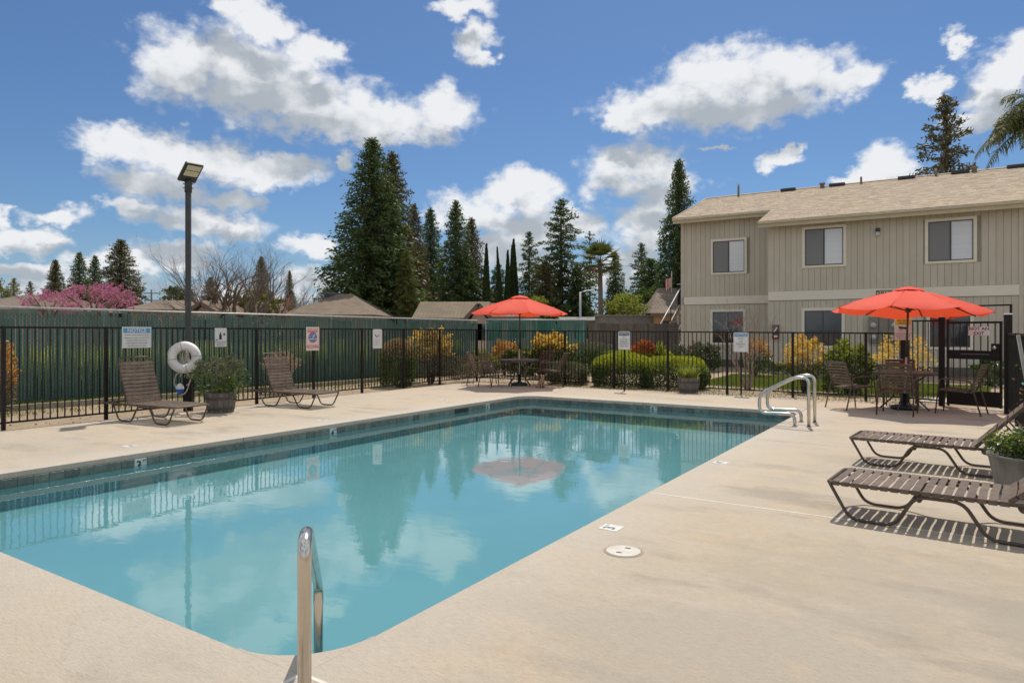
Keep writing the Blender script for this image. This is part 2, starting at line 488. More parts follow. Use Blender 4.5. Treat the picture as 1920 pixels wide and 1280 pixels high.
# ------------------------------------------------------------------ pool deck
def concrete():
    m = bpy.data.materials.new('broomed_concrete')
    m.use_nodes = True
    t = m.node_tree
    b = t.nodes['Principled BSDF']
    b.inputs['Roughness'].default_value = .82
    b.inputs['Specular IOR Level'].default_value = .3
    co = N(t, 'ShaderNodeTexCoord').outputs['Object']
    st = Vm(t, 'ADD', Vm(t, 'MULTIPLY', co, (1, 7, 1)), Vm(t, 'MULTIPLY', Noise(t, co, 1.4, 5, .6, color=True), (.9, 1.6, 0)))
    big = Noise(t, Vm(t, 'MULTIPLY', co, (.5, 1, 1)), .9, 6, .6)
    c = Mix(t, Smooth(t, big, .34, .66), (.47, .385, .28), (.445, .385, .305))
    streak = Noise(t, st, 1.9, 9, .7)
    c = Mix(t, Mt(t, 'MULTIPLY', Smooth(t, streak, .50, .72), .38), c, (.34, .28, .21))
    c = Mix(t, Mt(t, 'MULTIPLY', Smooth(t, Noise(t, st, .8, 7, .6), .52, .7), .6), c, (.50, .435, .355))
    c = Mix(t, Mt(t, 'MULTIPLY', Smooth(t, Noise(t, Vm(t, 'MULTIPLY', co, (.8, 2, 1)), .75, 9, .62), .52, .64), .8), c, (.30, .26, .205))
    c = Mix(t, Mt(t, 'MULTIPLY', Smooth(t, Noise(t, Vm(t, 'MULTIPLY', co, (1, 1.6, 1)), 1.7, 9, .7), .60, .72), .8), c, (.50, .35, .20))
    c = Mix(t, Mt(t, 'MULTIPLY', Smooth(t, Noise(t, Vm(t, 'MULTIPLY', co, (.7, 1, 1)), .62, 10, .68), .50, .60), .6), c, (.36, .325, .275))
    c = Mix(t, Mt(t, 'MULTIPLY', Smooth(t, Noise(t, Vm(t, 'ADD', co, (7, 3, 0)), 1.05, 10, .7), .54, .64), .55), c, (.53, .40, .265))
    # wear and pale residue along the coping
    sp = N(t, 'ShaderNodeSeparateXYZ')
    t.links.new(co, sp.inputs[0])
    dx = Mt(t, 'SUBTRACT', Mt(t, 'ABSOLUTE', Mt(t, 'SUBTRACT', sp.outputs[0], 3.0)), 3.0)
    dy = Mt(t, 'SUBTRACT', Mt(t, 'ABSOLUTE', Mt(t, 'ADD', sp.outputs[1], 5.75)), 5.75)
    d = Mt(t, 'ADD', Mt(t, 'MAXIMUM', dx, dy), Mt(t, 'MULTIPLY', Mt(t, 'SUBTRACT', Noise(t, co, 1.6, 6), .5), .9))
    pale = Mt(t, 'MULTIPLY', Smooth(t, d, 1.0, -.1), .75)
    c = Mix(t, pale, c, (.51, .455, .385))
    grit = Noise(t, Vm(t, 'MULTIPLY', co, (3, 55, 1)), 5, 5, .75)
    c = Mix(t, Mt(t, 'MULTIPLY', Smooth(t, grit, .44, .68), .62), c, (.27, .215, .155))
    c = Mix(t, Mt(t, 'MULTIPLY', Smooth(t, Noise(t, co, 85, 3, .6), .62, .78), .4), c, (.25, .20, .15))
    vo = N(t, 'ShaderNodeTexVoronoi', feature='DISTANCE_TO_EDGE')
    vo.inputs['Scale'].default_value = .62
    t.links.new(Vm(t, 'ADD', co, Vm(t, 'MULTIPLY', Noise(t, co, 3.5, 7, .65, color=True), (.5, .5, 0))), vo.inputs['Vector'])
    crack = Mt(t, 'MULTIPLY', Smooth(t, vo.outputs[0], .0045, .001), Smooth(t, Noise(t, co, .9, 3), .60, .66))
    c = Mix(t, Mt(t, 'MULTIPLY', crack, .15), c, (.17, .13, .09))
    fine = Noise(t, co, 190, 3, .7)
    c = Mix(t, Mt(t, 'MULTIPLY', Smooth(t, fine, .42, .72), .35), c, (.52, .45, .36))
    rust = Mt(t, 'MULTIPLY', Smooth(t, Noise(t, Vm(t, 'MULTIPLY', co, (1, 2.2, 1)), 2.3, 5, .6), .70, .78), .7)
    c = Mix(t, rust, c, (.60, .33, .12))
    wet = Smooth(t, Mt(t, 'ADD', Vm(t, 'LENGTH', Vm(t, 'MULTIPLY', Vm(t, 'SUBTRACT', co, (8.35, -8.85, 0)), (.75, 1.15, 0))), Mt(t, 'MULTIPLY', Mt(t, 'SUBTRACT', Noise(t, co, 2.4, 7, .6), .5), 1.1)), 1.12, .86)
    wet = Mt(t, 'MULTIPLY', wet, Smooth(t, Noise(t, co, 2.1, 10, .72), .30, .58))
    c = Mix(t, Mt(t, 'MULTIPLY', wet, .42), c, (.32, .275, .215))
    t.links.new(c, b.inputs['Base Color'])
    bn = N(t, 'ShaderNodeBump')
    bn.inputs['Strength'].default_value, bn.inputs['Distance'].default_value = .9, .006
    t.links.new(Mt(t, 'ADD', grit, Mt(t, 'MULTIPLY', Noise(t, co, 60, 4), .6)), bn.inputs['Height'])
    t.links.new(bn.outputs[0], b.inputs['Normal'])
    return m
conc = concrete()
PW, PL, PR = 6.0, 11.5, .45                       # pool width, length, corner radius
deck = put('pool_deck', None, None, O, (0, 0, RZ), kind='structure')
TH = .065
slabs = [(T0, 0, S0, -7.5), (T0, 0, -7.5, -3.75), (T0, 0, -3.75, S1), (0, 2.9, 0, S1), (2.9, 6, 0, S1),
         (6, T1, -3.75, S1), (6, T1, -7.5, -3.75), (6, T1, -11.5, -7.5), (6, T1, S0, -11.5), (0, 6, S0, -11.5)]
g = .004
for (t0, t1, s0, s1) in slabs:
    MB().bbox(t0 + g, t1 - g, s0 + g, s1 - g, -TH, 0, .0035).build('slab', conc, deck)
def corner(cx, cy, sx, sy, n=9):
    """fillet between the square opening and the rounded pool corner"""
    e = g - .0006
    pts = [(cx - sx * e, cy - sy * e), (cx + sx * PR, cy - sy * e)]
    for k in range(n + 1):
        a = math.pi / 2 * k / n
        pts.append((cx + sx * (PR - PR * math.sin(a)), cy + sy * (PR - PR * math.cos(a))))
    pts.append((cx - sx * e, cy + sy * PR))
    q = MB()
    if sx * sy < 0:
        pts = [pts[0]] + pts[:0:-1]
    q.prism(pts, -TH, -.0005)
    return q
for (cx, cy, sx, sy) in ((0, 0, 1, -1), (6, 0, -1, -1), (6, -11.5, -1, 1), (0, -11.5, 1, 1)):
    corner(cx, cy, sx, sy).build('coping_corner', conc, deck)
for (p, q) in (((6, -11.5), (6, -11.06)), ((6, -11.5), (5.56, -11.5)), ((0, 0), (0, -.44)), ((0, 0), (.44, 0))):
    MB().bar((*p, -.005), (*q, -.005), .011, .008).build('joint_mortar', conc, deck)
seal = mat('pale_joint_sealant', (.66, .63, .57), (.56, .52, .46), 6, .7)
for (p, q, wd) in (((6.02, -7.5), (9.3, -7.5), .020), ((6.0, -11.5), (9.3, -11.5), .020), ((6.0, -11.52), (6.0, -16), .022),
                   ((5.87, -11.37), (5.995, -11.495), .022), ((T0, -7.5), (0, -7.5), .012), ((T0, -3.75), (0, -3.75), .012), ((2.9, 0), (2.9, S1), .012)):
    MB().bar((*p, -.002), (*q, -.002), wd, .008).build('joint_sealant', seal, deck)

# ------------------------------------------------------------------ pool shell, tiles, water
def outline(inset=0.0, n=9):
    x0, x1, y0, y1 = inset, PW - inset, -PL + inset, -inset
    r = PR - inset
    out = []
    for (cx, cy, a) in ((x1 - r, y1 - r, 0), (x0 + r, y1 - r, 90), (x0 + r, y0 + r, 180), (x1 - r, y0 + r, 270)):
        for k in range(n + 1):
            q = R(a + 90 * k / n)
            out.append((cx + r * math.cos(q), cy + r * math.sin(q)))
    return out
WL = -.145
def floor_z(s):
    return -1.05 - .62 * (s + PL) / PL
plaster = mat('pool_plaster', (.345, .46, .47), (.375, .49, .50), .7, .8, bump=.2, bscale=8)
basin = put('pool_basin', None, None, O, (0, 0, RZ), kind='structure')
ol = outline(-.025)
n = len(ol)
b = MB()
b.add([(x, y, -.06) for x, y in ol] + [(x, y, floor_z(y) + .10) for x, y in ol], [(k, n + k, n + (k + 1) % n, (k + 1) % n) for k in range(n)])
o = b.build('wall', plaster, basin)
o.cycles.is_caustics_receiver = True
il = outline(.06)
b = MB()
b.add([(x, y, floor_z(y) + .10) for x, y in ol] + [(x, y, floor_z(y)) for x, y in il], [(k, n + k, n + (k + 1) % n, (k + 1) % n) for k in range(n)], True)
b.add([(x, y, floor_z(y)) for x, y in il], [tuple(range(n))])
o = b.build('floor', plaster, basin)
o.cycles.is_caustics_receiver = True
tilem = [mat('pool_tile_%s' % k, c, c2, 16, .32, bump=.25, bscale=40, rnd=.2) for k, c, c2 in
         (('sage', (.125, .155, .13), (.085, .11, .092)), ('slate', (.11, .13, .115), (.07, .085, .075)), ('moss', (.15, .175, .14), (.095, .12, .095)))]
TP = .1545
tmesh = [MB().bbox(-TP / 2 + .004, TP / 2 - .004, -.007, 0, -.078, .078, .002).mesh('tile', tm) for tm in tilem]
def snap(c, a):
    return a + (math.floor((c - a) / TP) + .5) * TP
def tile_run(fixed, a, b_, axis, skip=()):
    for i in range(int(round((b_ - a) / TP))):
        c = a + (i + .5) * TP
        if any(abs(c - q) < .5 * TP for q in skip):
            continue
        me = random.choice(tmesh)
        if axis == 't':                           # far wall, tile faces -s
            put('tile', me, basin, (c, fixed, -.142))
        else:                                     # left wall, tile faces +t
            put('tile', me, basin, (fixed, c, -.142), (0, 0, R(90)))
def local(p):
    v = p - O
    return v.dot(D2), v.dot(D1)
left_line, far_line = TS(0, 0), TS(0, 0)
marks = [('3', on_line(left_line, D1, 258)), ('4', on_line(left_line, D1, 618)), ('5', on_line(left_line, D1, 914))]
lm = [snap(local(p)[1], -PL + PR) for _, p in marks]
skim_s = snap(local(on_line(left_line, D1, 867))[1], -PL + PR)
fm = snap(local(on_line(far_line, D2, 1224))[0], PR)
tile_run(.018, -PL + PR, -PR, 's', [x for x in lm] + [skim_s - TP, skim_s, skim_s + TP])
tile_run(-.018, PR, PW - PR, 't', [fm])
for (cx, cy, a_) in ((PR, -PR, 90), (PW - PR, -PR, 0)):
    for k in range(5):
        q = R(a_ + 9 + 18 * k)
        r_ = PR + .012
        e = put('tile', random.choice(tmesh), basin, (cx + r_ * math.cos(q), cy + r_ * math.sin(q), -.142), (0, 0, q - R(90)))
        e.scale.x = .92
b = MB()
for k in range(36):
    b.box(PW - .027, PW - .018, -PL + PR + k * .295, -PL + PR + k * .295 + .288, -.22, -.064)
for k in range(17):
    b.box(PR + k * .3, PR + k * .3 + .293, -PL + .018, -PL + .027, -.22, -.064)
b.build('tile_row', tilem[0], basin, kind='stuff')
mk = mat('depth_marker_white', (.46, .52, .50), (.38, .44, .42), 14, .35)
def depth_tile(num, loc, rz):
    o = MB().bbox(-.074, .074, -.009, 0, -.078, .078, .002).build('depth_marker', mk, basin, loc, (0, 0, rz))
    lettering(num, .14, blackink, o, (-.022, -.0102, -.002), .02)
    lettering('FT', .042, blackink, o, (.05, -.0102, .045), .01)
for (num, _), s_ in zip(marks, lm):
    depth_tile(num, (.018, s_, -.142), R(90))
depth_tile('5', (fm, -.018, -.142), 0)
MB().box(-.228, .228, -.004, .25, -.07, .065).build('skimmer_mouth', mat('skimmer_dark', (.012, .012, .01)), basin, (.014, skim_s, -.142), (0, 0, R(90)))
# depth tiles let into the deck
mkd = mat('deck_marker_white', (.66, .64, .60), (.55, .53, .50), 20, .5)
def deck_mark(num, p, rz, clear=True, label=None):
    t_, s_ = local(p)
    o = MB().bbox(-.076, .076, -.076, .076, -.004, .004, .0015).build('depth_plate', mkd, deck, (t_, s_, 0), (0, 0, rz))
    lettering(num, .13, mat('worn_ink', (.10, .12, .17) if clear else (.42, .40, .38)), o, (-.02, 0, .0052), .02, rot=(R(-90), 0, 0))
    lettering('FT', .035, mat('worn_ink_pale', (.4, .4, .42)), o, (.048, .045, .0052), 0, rot=(R(-90), 0, 0))
deck_mark('3', G(1146, 989), R(90))
deck_mark('4', G(1351, 867), R(90))
deck_mark('3', G(243, 836), R(-90), False)
deck_mark('4', G(604, 788), R(-90), False)
deck_mark('5', G(832, 750.5), R(-90), False)
# water
b = MB()
ow = outline(-.02)
b.add([(x, y, WL) for x, y in ow], [tuple(range(len(ow)))], True)
def water_mat():
    m = bpy.data.materials.new('pool_water')
    m.use_nodes = True
    t = m.node_tree
    t.nodes.clear()
    out = N(t, 'ShaderNodeOutputMaterial')
    rf = N(t, 'ShaderNodeBsdfRefraction')
    rf.inputs['Color'].default_value = (.66, .92, .96, 1)
    rf.inputs['IOR'].default_value = 1.33
    rf.inputs['Roughness'].default_value = 0
    gl = N(t, 'ShaderNodeBsdfGlossy')
    gl.inputs['Roughness'].default_value = .015
    gl.inputs['Color'].default_value = (1, 1, 1, 1)
    fr = N(t, 'ShaderNodeFresnel')
    fr.inputs[0].default_value = 1.5
    co = N(t, 'ShaderNodeTexCoord').outputs['Object']
    bn = N(t, 'ShaderNodeBump')
    bn.inputs['Strength'].default_value, bn.inputs['Distance'].default_value = .10, .008
    h = Mt(t, 'ADD', Noise(t, Vm(t, 'MULTIPLY', co, (1, 1.6, 1)), 4.2, 3, .5), Mt(t, 'MULTIPLY', Noise(t, co, 1.2, 3, .5), 1.2))
    t.links.new(h, bn.inputs['Height'])
    t.links.new(bn.outputs[0], gl.inputs['Normal'])
    mx = N(t, 'ShaderNodeMixShader')
    t.links.new(fr.outputs[0], mx.inputs[0])
    t.links.new(rf.outputs[0], mx.inputs[1])
    t.links.new(gl.outputs[0], mx.inputs[2])
    t.links.new(mx.outputs[0], out.inputs[0])
    return m
wo = b.build('water', water_mat(), None, O, (0, 0, RZ), kind='structure')
wo.cycles.is_caustics_caster = True
# skimmer lid
lid_p = G(1169, 1033)
lid = thing('skimmer_lid', 'round white skimmer lid with two finger slots set flush in the deck', 'lid', (lid_p.x, lid_p.y, 0), R(-20))
lidm = mat('white_plastic', (.58, .54, .47), (.50, .46, .40), 12, .5)
MB().lathe([(.118, .0), (.118, .0055), (.112, .007), (.0, .0075)], 32).build('cover', lidm, lid)
MB().lathe([(.135, -.002), (.135, .003), (.121, .003), (.121, -.002)], 32).build('rim', mat('lid_rim', (.3, .26, .2)), lid)
for (x, y) in ((.02, .055), (-.02, -.055)):
    MB().box(x - .018, x + .018, y - .009, y + .009, .0065, .0085).build('finger_slot', blackink, lid)
# ------------------------------------------------------------------ black iron fences
def iron_fence(name, label, t_s, pts_top, post_at, first_skip=()):
    """t_s: two ends in pool coordinates; pts_top: top height at both ends; post_at: distances of the posts"""
    p, q = TS(*t_s[0]), TS(*t_s[1])
    d = q - p
    L = d.length
    o = thing(name, label, 'fence', p, math.atan2(d.y, d.x), 'black iron pool fences')
    z = lambda x: pts_top[0] + (pts_top[1] - pts_top[0]) * x / L
    MB().bar((0, 0, pts_top[0] - .016), (L, 0, pts_top[1] - .016), .032, .032).build('top_rail', black, o)
    MB().bar((0, 0, .095), (L, 0, .095), .025, .028).build('bottom_rail', black, o)
    pm = MB().bar((0, 0, .108), (0, 0, 1.51), .016, .016).mesh('picket', black)
    po = MB().bar((0, 0, -.05), (0, 0, 1.556), .05, .05).mesh('post', black)
    for x in post_at:
        k = put('post', po, o, (x, 0, 0))
        k.scale.z = (z(x) + .004) / 1.556
    n = int(L / .107)
    for i in range(1, n):
        x = i * L / n
        if min(abs(x - k) for k in post_at) < .045:
            continue
        k = put('picket', pm, o, (x, 0, 0))
        k.scale.z = (z(x) - .034) / 1.51
    return o
FT = -3.77
iron_fence('iron_fence', 'long black iron picket fence along the left deck with the warning signs on it', ((FT, -12.0), (FT, 3.32)), (1.575, 1.545), [0, 1.5, 3.0] + [4.5 + 1.5 * k for k in range(7)] + [15.28])
iron_fence('iron_fence', 'black iron picket fence across the far end in front of the hedges', ((FT + .04, 3.32), (7.52, 3.12)), (1.525, 1.46), [1.5 * k for k in range(1, 8)] + [11.2])
iron_fence('iron_fence', 'short taller run of black iron pickets beside the gate behind the right umbrella', ((7.56, 3.1), (8.12, 2.75)), (1.72, 1.72), [0.0])
iron_fence('iron_fence', 'black iron picket fence at the right edge running towards the camera', ((9.2, 1.75), (9.25, -6.0)), (1.46, 1.46), [1.9, 3.8, 5.7, 7.7])

# gate
def square_post(label, p, hgt, wd, cap=None):
    o = thing('gate_post', label, 'post', p, RZ, 'square black gate posts')
    MB().box(-wd / 2, wd / 2, -wd / 2, wd / 2, -.05, hgt).build('shaft', black, o)
    MB().bbox(-wd / 2 - .006, wd / 2 + .006, -wd / 2 - .006, wd / 2 + .006, hgt, hgt + .022, .006).build('cap', cap or white, o)
    return o
square_post('thick square post carrying the yellow security notice', TS(7.48, 3.02), 1.76, .095)
square_post('thick square black post at the left side of the gate', TS(8.17, 2.66), 1.77, .11)
square_post('slim square black post at the latch side of the gate', TS(9.22, 2.18), 1.78, .07)
square_post('thick square black post right of the gate with a pale cap', TS(9.2, 1.72), 1.79, .12)
ga, gb = TS(8.26, 2.6), TS(9.14, 2.26)
gd = gb - ga
gate = thing('iron_gate', 'black iron gate with a lock bar and the not an exit plate', 'gate', ga, math.atan2(gd.y, gd.x))
gl_ = gd.length
gb_ = MB()
for x in (.02, gl_ - .02):
    gb_.bar((x, 0, .04), (x, 0, 1.68), .04, .04)
gb_.bar((.0, 0, 1.66), (gl_, 0, 1.66), .04, .04)
gb_.build('frame', black, gate)
MB().box(.04, gl_ - .04, -.012, .012, .05, .34).build('kick_plate', black, gate)
MB().box(.04, gl_ - .04, -.016, .016, .95, 1.12).build('lock_plate', black, gate)
MB().bar((.25, -.02, 1.05), (gl_ - .2, -.02, 1.05), .012, .012).build('push_bar', mat('worn_iron', (.2, .2, .2), metal=.6, rough=.4), gate)
pm = MB().bar((0, 0, .3), (0, 0, 1.65), .016, .016).mesh('picket', black)
for k in range(1, 8):
    put('picket', pm, gate, (gl_ * k / 8, 0, 0))
lk = MB().bbox(gl_ - .17, gl_ - .03, -.045, .045, .93, 1.26).build('lock_box', black, gate)
MB().lathe([(0, -.05), (.03, -.05), (.036, -.03), (.018, -.02), (.018, 0)], 16).build('knob', steel, lk, (gl_ - .10, -.05, 1.18), (R(-90), 0, 0))
portal = thing('gate_portal', 'slender black tube portal standing above the gate', 'portal', ga, math.atan2(gd.y, gd.x))
MB().bar((-.02, .12, 0), (-.02, .12, 1.97), .03, .03).bar((gl_ + .1, .12, 0), (gl_ + .1, .12, 2.0), .035, .035).bar((-.035, .12, 1.985), (gl_ + .117, .12, 1.985), .03, .03).build('frame', black, portal)

# ------------------------------------------------------------------ signs
def sign(name, label, p, rz, wd, ht, board, draw, rounded=False, back=.004):
    o = thing(name, label, 'sign', p, rz)
    if rounded:
        r = .028
        pts = []
        for (cx, cz, a) in ((wd / 2 - r, ht / 2 - r, 0), (-wd / 2 + r, ht / 2 - r, 90), (-wd / 2 + r, -ht / 2 + r, 180), (wd / 2 - r, -ht / 2 + r, 270)):
            pts += [(cx + r * math.cos(R(a + 22.5 * k)), cz + r * math.sin(R(a + 22.5 * k))) for k in range(5)]
        bd = MB().prism(pts, 0, .004)
        me = bd.mesh('board', board)
        for v in me.vertices:
            x, y, z = v.co
            v.co = (x, -z, y)
        put('board', me, o)
    else:
        MB().bbox(-wd / 2, wd / 2, -.004, 0, -ht / 2, ht / 2, .001).build('board', board, o)
    draw(o, wd, ht)
    return o
YF = -.0055
def bars(o, lines, size, m, jitter=0):
    """illegible print: rows of short word blocks"""
    b = MB()
    for (z, x0, x1) in lines:
        x = x0
        while x < x1 - size:
            l = min(random.uniform(1.2, 4.5) * size, x1 - x)
            b.box(x, x + l, YF, YF + .0006, z - size / 2, z + size / 2)
            x += l + size * .6
    b.build('print', m, o)
def panel(o, x0, x1, z0, z1, m, name='panel'):
    return MB().box(x0, x1, YF + .0002, YF + .0015, z0, z1).build(name, m, o)
RF = R(57)
fl0 = TS(FT + .022, 0)
fb0 = TS(0, 3.2 - .03)
def left_sign(u0, u1, v0, v1, *a, **k):
    p = on_line(fl0, D1, (u0 + u1) / 2)
    e0, e1 = on_line(fl0, D1, u0), on_line(fl0, D1, u1)
    s_ = p.y / F
    return (Vector((p.x, p.y, CH + (HZ - (v0 + v1) / 2) * s_)), RF, (e1 - e0).length, (v1 - v0) * s_)
def d1(o, w_, h):
    panel(o, -w_ / 2 + .02, w_ / 2 - .02, h / 2 - .105, h / 2 - .018, mat('sign_sky_blue', (.09, .32, .52)))
    lettering('NOTICE', .092, signw, o, (0, YF - .0004, h / 2 - .062), .02)
    for k, s_ in enumerate(('PERSONS HAVING CURRENTLY ACTIVE', 'DIARRHEA OR WHO HAVE HAD ACTIVE', 'DIARRHEA WITHIN THE PREVIOUS', '14 DAYS SHALL NOT BE ALLOWED', 'TO ENTER THE POOL WATER')):
        lettering(s_, .0235, greyink, o, (0, YF, h / 2 - .142 - .047 * k), .012)
sign('notice_sign', 'wide notice sign with sky blue header above the left lounger', *left_sign(229, 284, 613, 652), signw, d1)
def d2(o, w_, h):
    b = MB().box(-.035, .02, YF, YF + .001, -.04, .06).box(-.02, .005, YF, YF + .001, .062, .10)
    b.build('bottle', blackink, o)
    b = MB()
    for (x, z, a) in ((.07, .075, .6), (.085, .06, -.7), (.075, .045, .2), (-.09, -.045, .1)):
        b.bar((x - .02 * math.cos(a), YF, z - .02 * math.sin(a)), (x + .02 * math.cos(a), YF, z + .02 * math.sin(a)), .0012, .016)
    b.build('splinters', blackink, o)
    for k, s_ in enumerate(('NO GLASS CONTAINERS', 'ALLOWED IN', 'POOL AREA')):
        lettering(s_, .024 if k == 0 else .03, greyink, o, (0, YF, -.085 - .035 * k), .015)
sign('glass_sign', 'white sign with a black broken bottle right of the lamp pole', *left_sign(402.5, 425, 615, 650), signw, d2)
def d3(o, w_, h):
    bars(o, [(h / 2 - .05, -w_ * .4, w_ * .4), (h / 2 - .085, -w_ * .4, w_ * .36), (h / 2 - .11, -w_ * .4, w_ * .4)], .018, redink)
    c = (0, h * .06)
    def disc(r, y, m, name, n=28):
        MB().add([(c[0] + r * math.cos(2 * math.pi * k / n), y, c[1] + r * math.sin(2 * math.pi * k / n)) for k in range(n)], [tuple(range(n))]).build(name, m, o)
    disc(.125, YF, redink, 'ring')
    disc(.108, YF - .0006, mat('sign_diver_blue', (.07, .25, .48)), 'picture')
    MB().bar((.05, YF - .0012, c[1] + .07), (-.01, YF - .0012, c[1] - .03), .001, .022).bar((-.1, YF - .0012, c[1] - .035), (.1, YF - .0012, c[1] - .035), .001, .012).build('diver', signw, o)
    MB().bar((-.075, YF - .0018, c[1] + .075), (.075, YF - .0018, c[1] - .075), .001, .016).build('slash', redink, o)
    lettering('NO DIVING', .115, redink, o, (0, YF, -h * .34), .02, .58)
sign('diving_sign', 'tall faded pink no diving sign with a blue disc', *left_sign(574, 598.5, 613, 657), signpink, d3)
def d4(o, w_, h):
    b = MB()
    for (x0, z0, x1, z1, t_) in ((-.08, .105, -.06, .08, .03), (-.06, .08, -.02, .045, .022), (-.02, .045, .02, .075, .014), (.04, .075, .075, .11, .012), (.045, .07, .08, .05, .014)):
        b.bar((x0, YF, z0), (x1, YF, z1), .001, t_)
    b.build('pictogram', blackink, o)
    bars(o, [(-.02, -.09, .09), (-.05, -.09, .07), (-.09, -.09, .09), (-.125, -.09, .05), (-.16, -.09, .08)], .009, mat('sign_pale_print', (.45, .44, .44)))
sign('rules_sign', 'narrow white rules sign with a small black pictogram at the top', *left_sign(699, 716, 617, 653), signw, d4, True)
def post_sign(name, label, u0, u1, v0, v1, foot, board, draw):
    p = G(*foot)
    s_ = p.y / F
    ht, wd = (v1 - v0) * s_, (u1 - u0) * s_ / math.cos(RZ) * .93
    z = CH + (HZ - (v0 + v1) / 2) * s_
    x = ((u0 + u1) / 2 - 960) * s_
    o = sign(name, label, Vector((x, p.y, z)), RZ, wd, ht, board, draw, True)
    MB().bar((0, .02, -z), (0, .02, ht / 2 - .01), .032, .03).build('post', black, o)
    return o
def d5(o, w_, h):
    panel(o, -w_ / 2 + .018, w_ / 2 - .018, h / 2 - .105, h / 2 - .02, navyink)
    lettering('NOTICE', .076, signw, o, (0, YF - .0004, h / 2 - .062), .02, .92)
    for k, s_ in enumerate(('NO', 'ALCOHOLIC', 'BEVERAGES', 'ALLOWED IN', 'POOL AREA')):
        lettering(s_, .04, mat('sign_dark_grey', (.10, .10, .11)), o, (0, YF, h / 2 - .145 - .056 * k), .015)
post_sign('notice_sign', 'white notice sign with navy header on a post before the hedge', 1159.5, 1181, 621, 655, (1169, 733), signw, d5)
def d6(o, w_, h):
    panel(o, -w_ / 2 + .018, w_ / 2 - .018, h / 2 - .10, h / 2 - .02, blueink)
    lettering('NOTICE', .076, signw, o, (0, YF - .0004, h / 2 - .06), .02, .95)
    for k, s_ in enumerate(('POOL', 'FOR', 'RESIDENTS', 'ONLY')):
        lettering(s_, .044, greyink, o, (0, YF, h / 2 - .15 - .062 * k), .012)
post_sign('notice_sign', 'white notice sign with mid blue header on a post by the bare shrub', 1377, 1401.5, 623, 659.5, (1388, 740), signw, d6)
sp_ = TS(7.48, 3.02 - .056)
s_ = sp_.y / F
def d7(o, w_, h):
    panel(o, -w_ / 2 + .012, w_ / 2 - .012, h / 2 - .135, h / 2 - .012, yellowink)
    lettering('SECURITY', .055, mat('sign_brown_ink', (.10, .05, .02)), o, (0, YF - .0004, h / 2 - .045), .02, .92)
    lettering('NOTICE', .055, mat('sign_brown_ink', (.1, .05, .02)), o, (0, YF - .0004, h / 2 - .102), .02, .92)
    b = MB().bar((-.085, YF, .055), (.09, YF, .03), .001, .016).bar((-.08, YF, .03), (.07, YF, .01), .001, .026).bar((.04, YF - .0005, .015), (.09, YF - .0005, .012), .001, .045).bar((-.07, YF, .0), (-.07, YF, -.045), .001, .02).bar((-.07, YF, -.008), (-.01, YF, -.004), .001, .012)
    b.build('camera_picture', blackink, o)
    for k, t_ in enumerate(('THIS PROPERTY IS', 'UNDER 24 HOUR', 'SURVEILLANCE')):
        lettering(t_, .034, greyink, o, (0, YF, -h / 2 + .13 - .044 * k), .012)
sign('security_sign', 'yellow headed security notice with a camera picture on a square post', Vector((sp_.x, sp_.y, CH + (HZ - 617) * s_)), RZ, .315, .45, signw, d7)
gp = ga + gd * .60
s_ = gp.y / F
def d8(o, w_, h):
    lettering('NOT AN', .088, blackink, o, (0, YF, .042), .008)
    lettering('EXIT', .088, blackink, o, (0, YF, -.048), .008)
gn = Vector((-gd.y, gd.x, 0)).normalized()
gq = gp - gn * .02
sign('exit_plate', 'small white not an exit plate fixed to the gate', Vector((gq.x, gq.y, CH + (HZ - 620.5) * s_)), math.atan2(gd.y, gd.x), .36, .17, mat('clean_sign_white', (.78, .82, .82)), d8)

# ------------------------------------------------------------------ lamp pole, life ring, float
lp = G(353, 769)
lamp = thing('lamp_pole', 'tall slim dark light pole with a tilted flood lamp at the left fence', 'lamp post', lp, R(10))
MB().box(-.043, .043, -.043, .043, .0, 4.17).build('pole', bronze, lamp)
MB().bbox(-.072, .072, -.072, .072, -.02, .62, .012).build('base_sleeve', black, lamp)
fit = MB().lathe([(.0, 4.11), (.066, 4.11), (.066, 4.33), (.05, 4.34), (0, 4.34)], 14)
for z in (4.19, 4.27):
    fit.bar((-.095, 0, z), (.095, 0, z), .014, .014)
fit.build('tenon_fitter', bronze, lamp)
head = MB().bbox(-.17, .17, -.36, .10, -.035, .035, .02).build('lamp_head', bronze, lamp, (.0, -.02, 4.385), (R(-38), R(0), R(40)))
MB().box(-.155, .155, -.345, -.06, -.041, -.034).build('lens_bezel', blackink, head)
lensm = mat('led_lens', (.62, .60, .42), (.5, .5, .36), 60, .25)
for y0, y1 in ((-.20, -.075), (-.33, -.215)):
    MB().box(-.13, .13, y0, y1, -.046, -.04).build('lens', lensm, head)
# ring
ringc = Vector((lp.x + .02, lp.y - .20, CH + (HZ - 669) * lp.y / F))
ring = thing('life_ring', 'white life ring hanging on the lamp pole', 'life ring', ringc, R(12))
ringm = mat('ring_canvas', (.80, .77, .73), (.64, .61, .57), 7, .7, bump=.2, bscale=30)
MB().tube([(.212 * math.cos(2 * math.pi * k / 40), 0, .212 * math.sin(2 * math.pi * k / 40)) for k in range(40)], .085, 16, True).build('tube', ringm, ring)
rope = mat('white_rope', (.55, .52, .46), (.44, .41, .36), 30, .8)
for a in (8, 100, 190, 285):
    c, s_ = math.cos(R(a)), math.sin(R(a))
    MB().tube([(.212 * c + .0875 * c * math.cos(q), .0875 * math.sin(q), .212 * s_ + .0875 * s_ * math.cos(q)) for q in [2 * math.pi * k / 16 for k in range(16)]], .006, 6, True).build('band', mat('ring_band', (.4, .37, .35)), ring)
b = MB()
rr = random.Random(3)
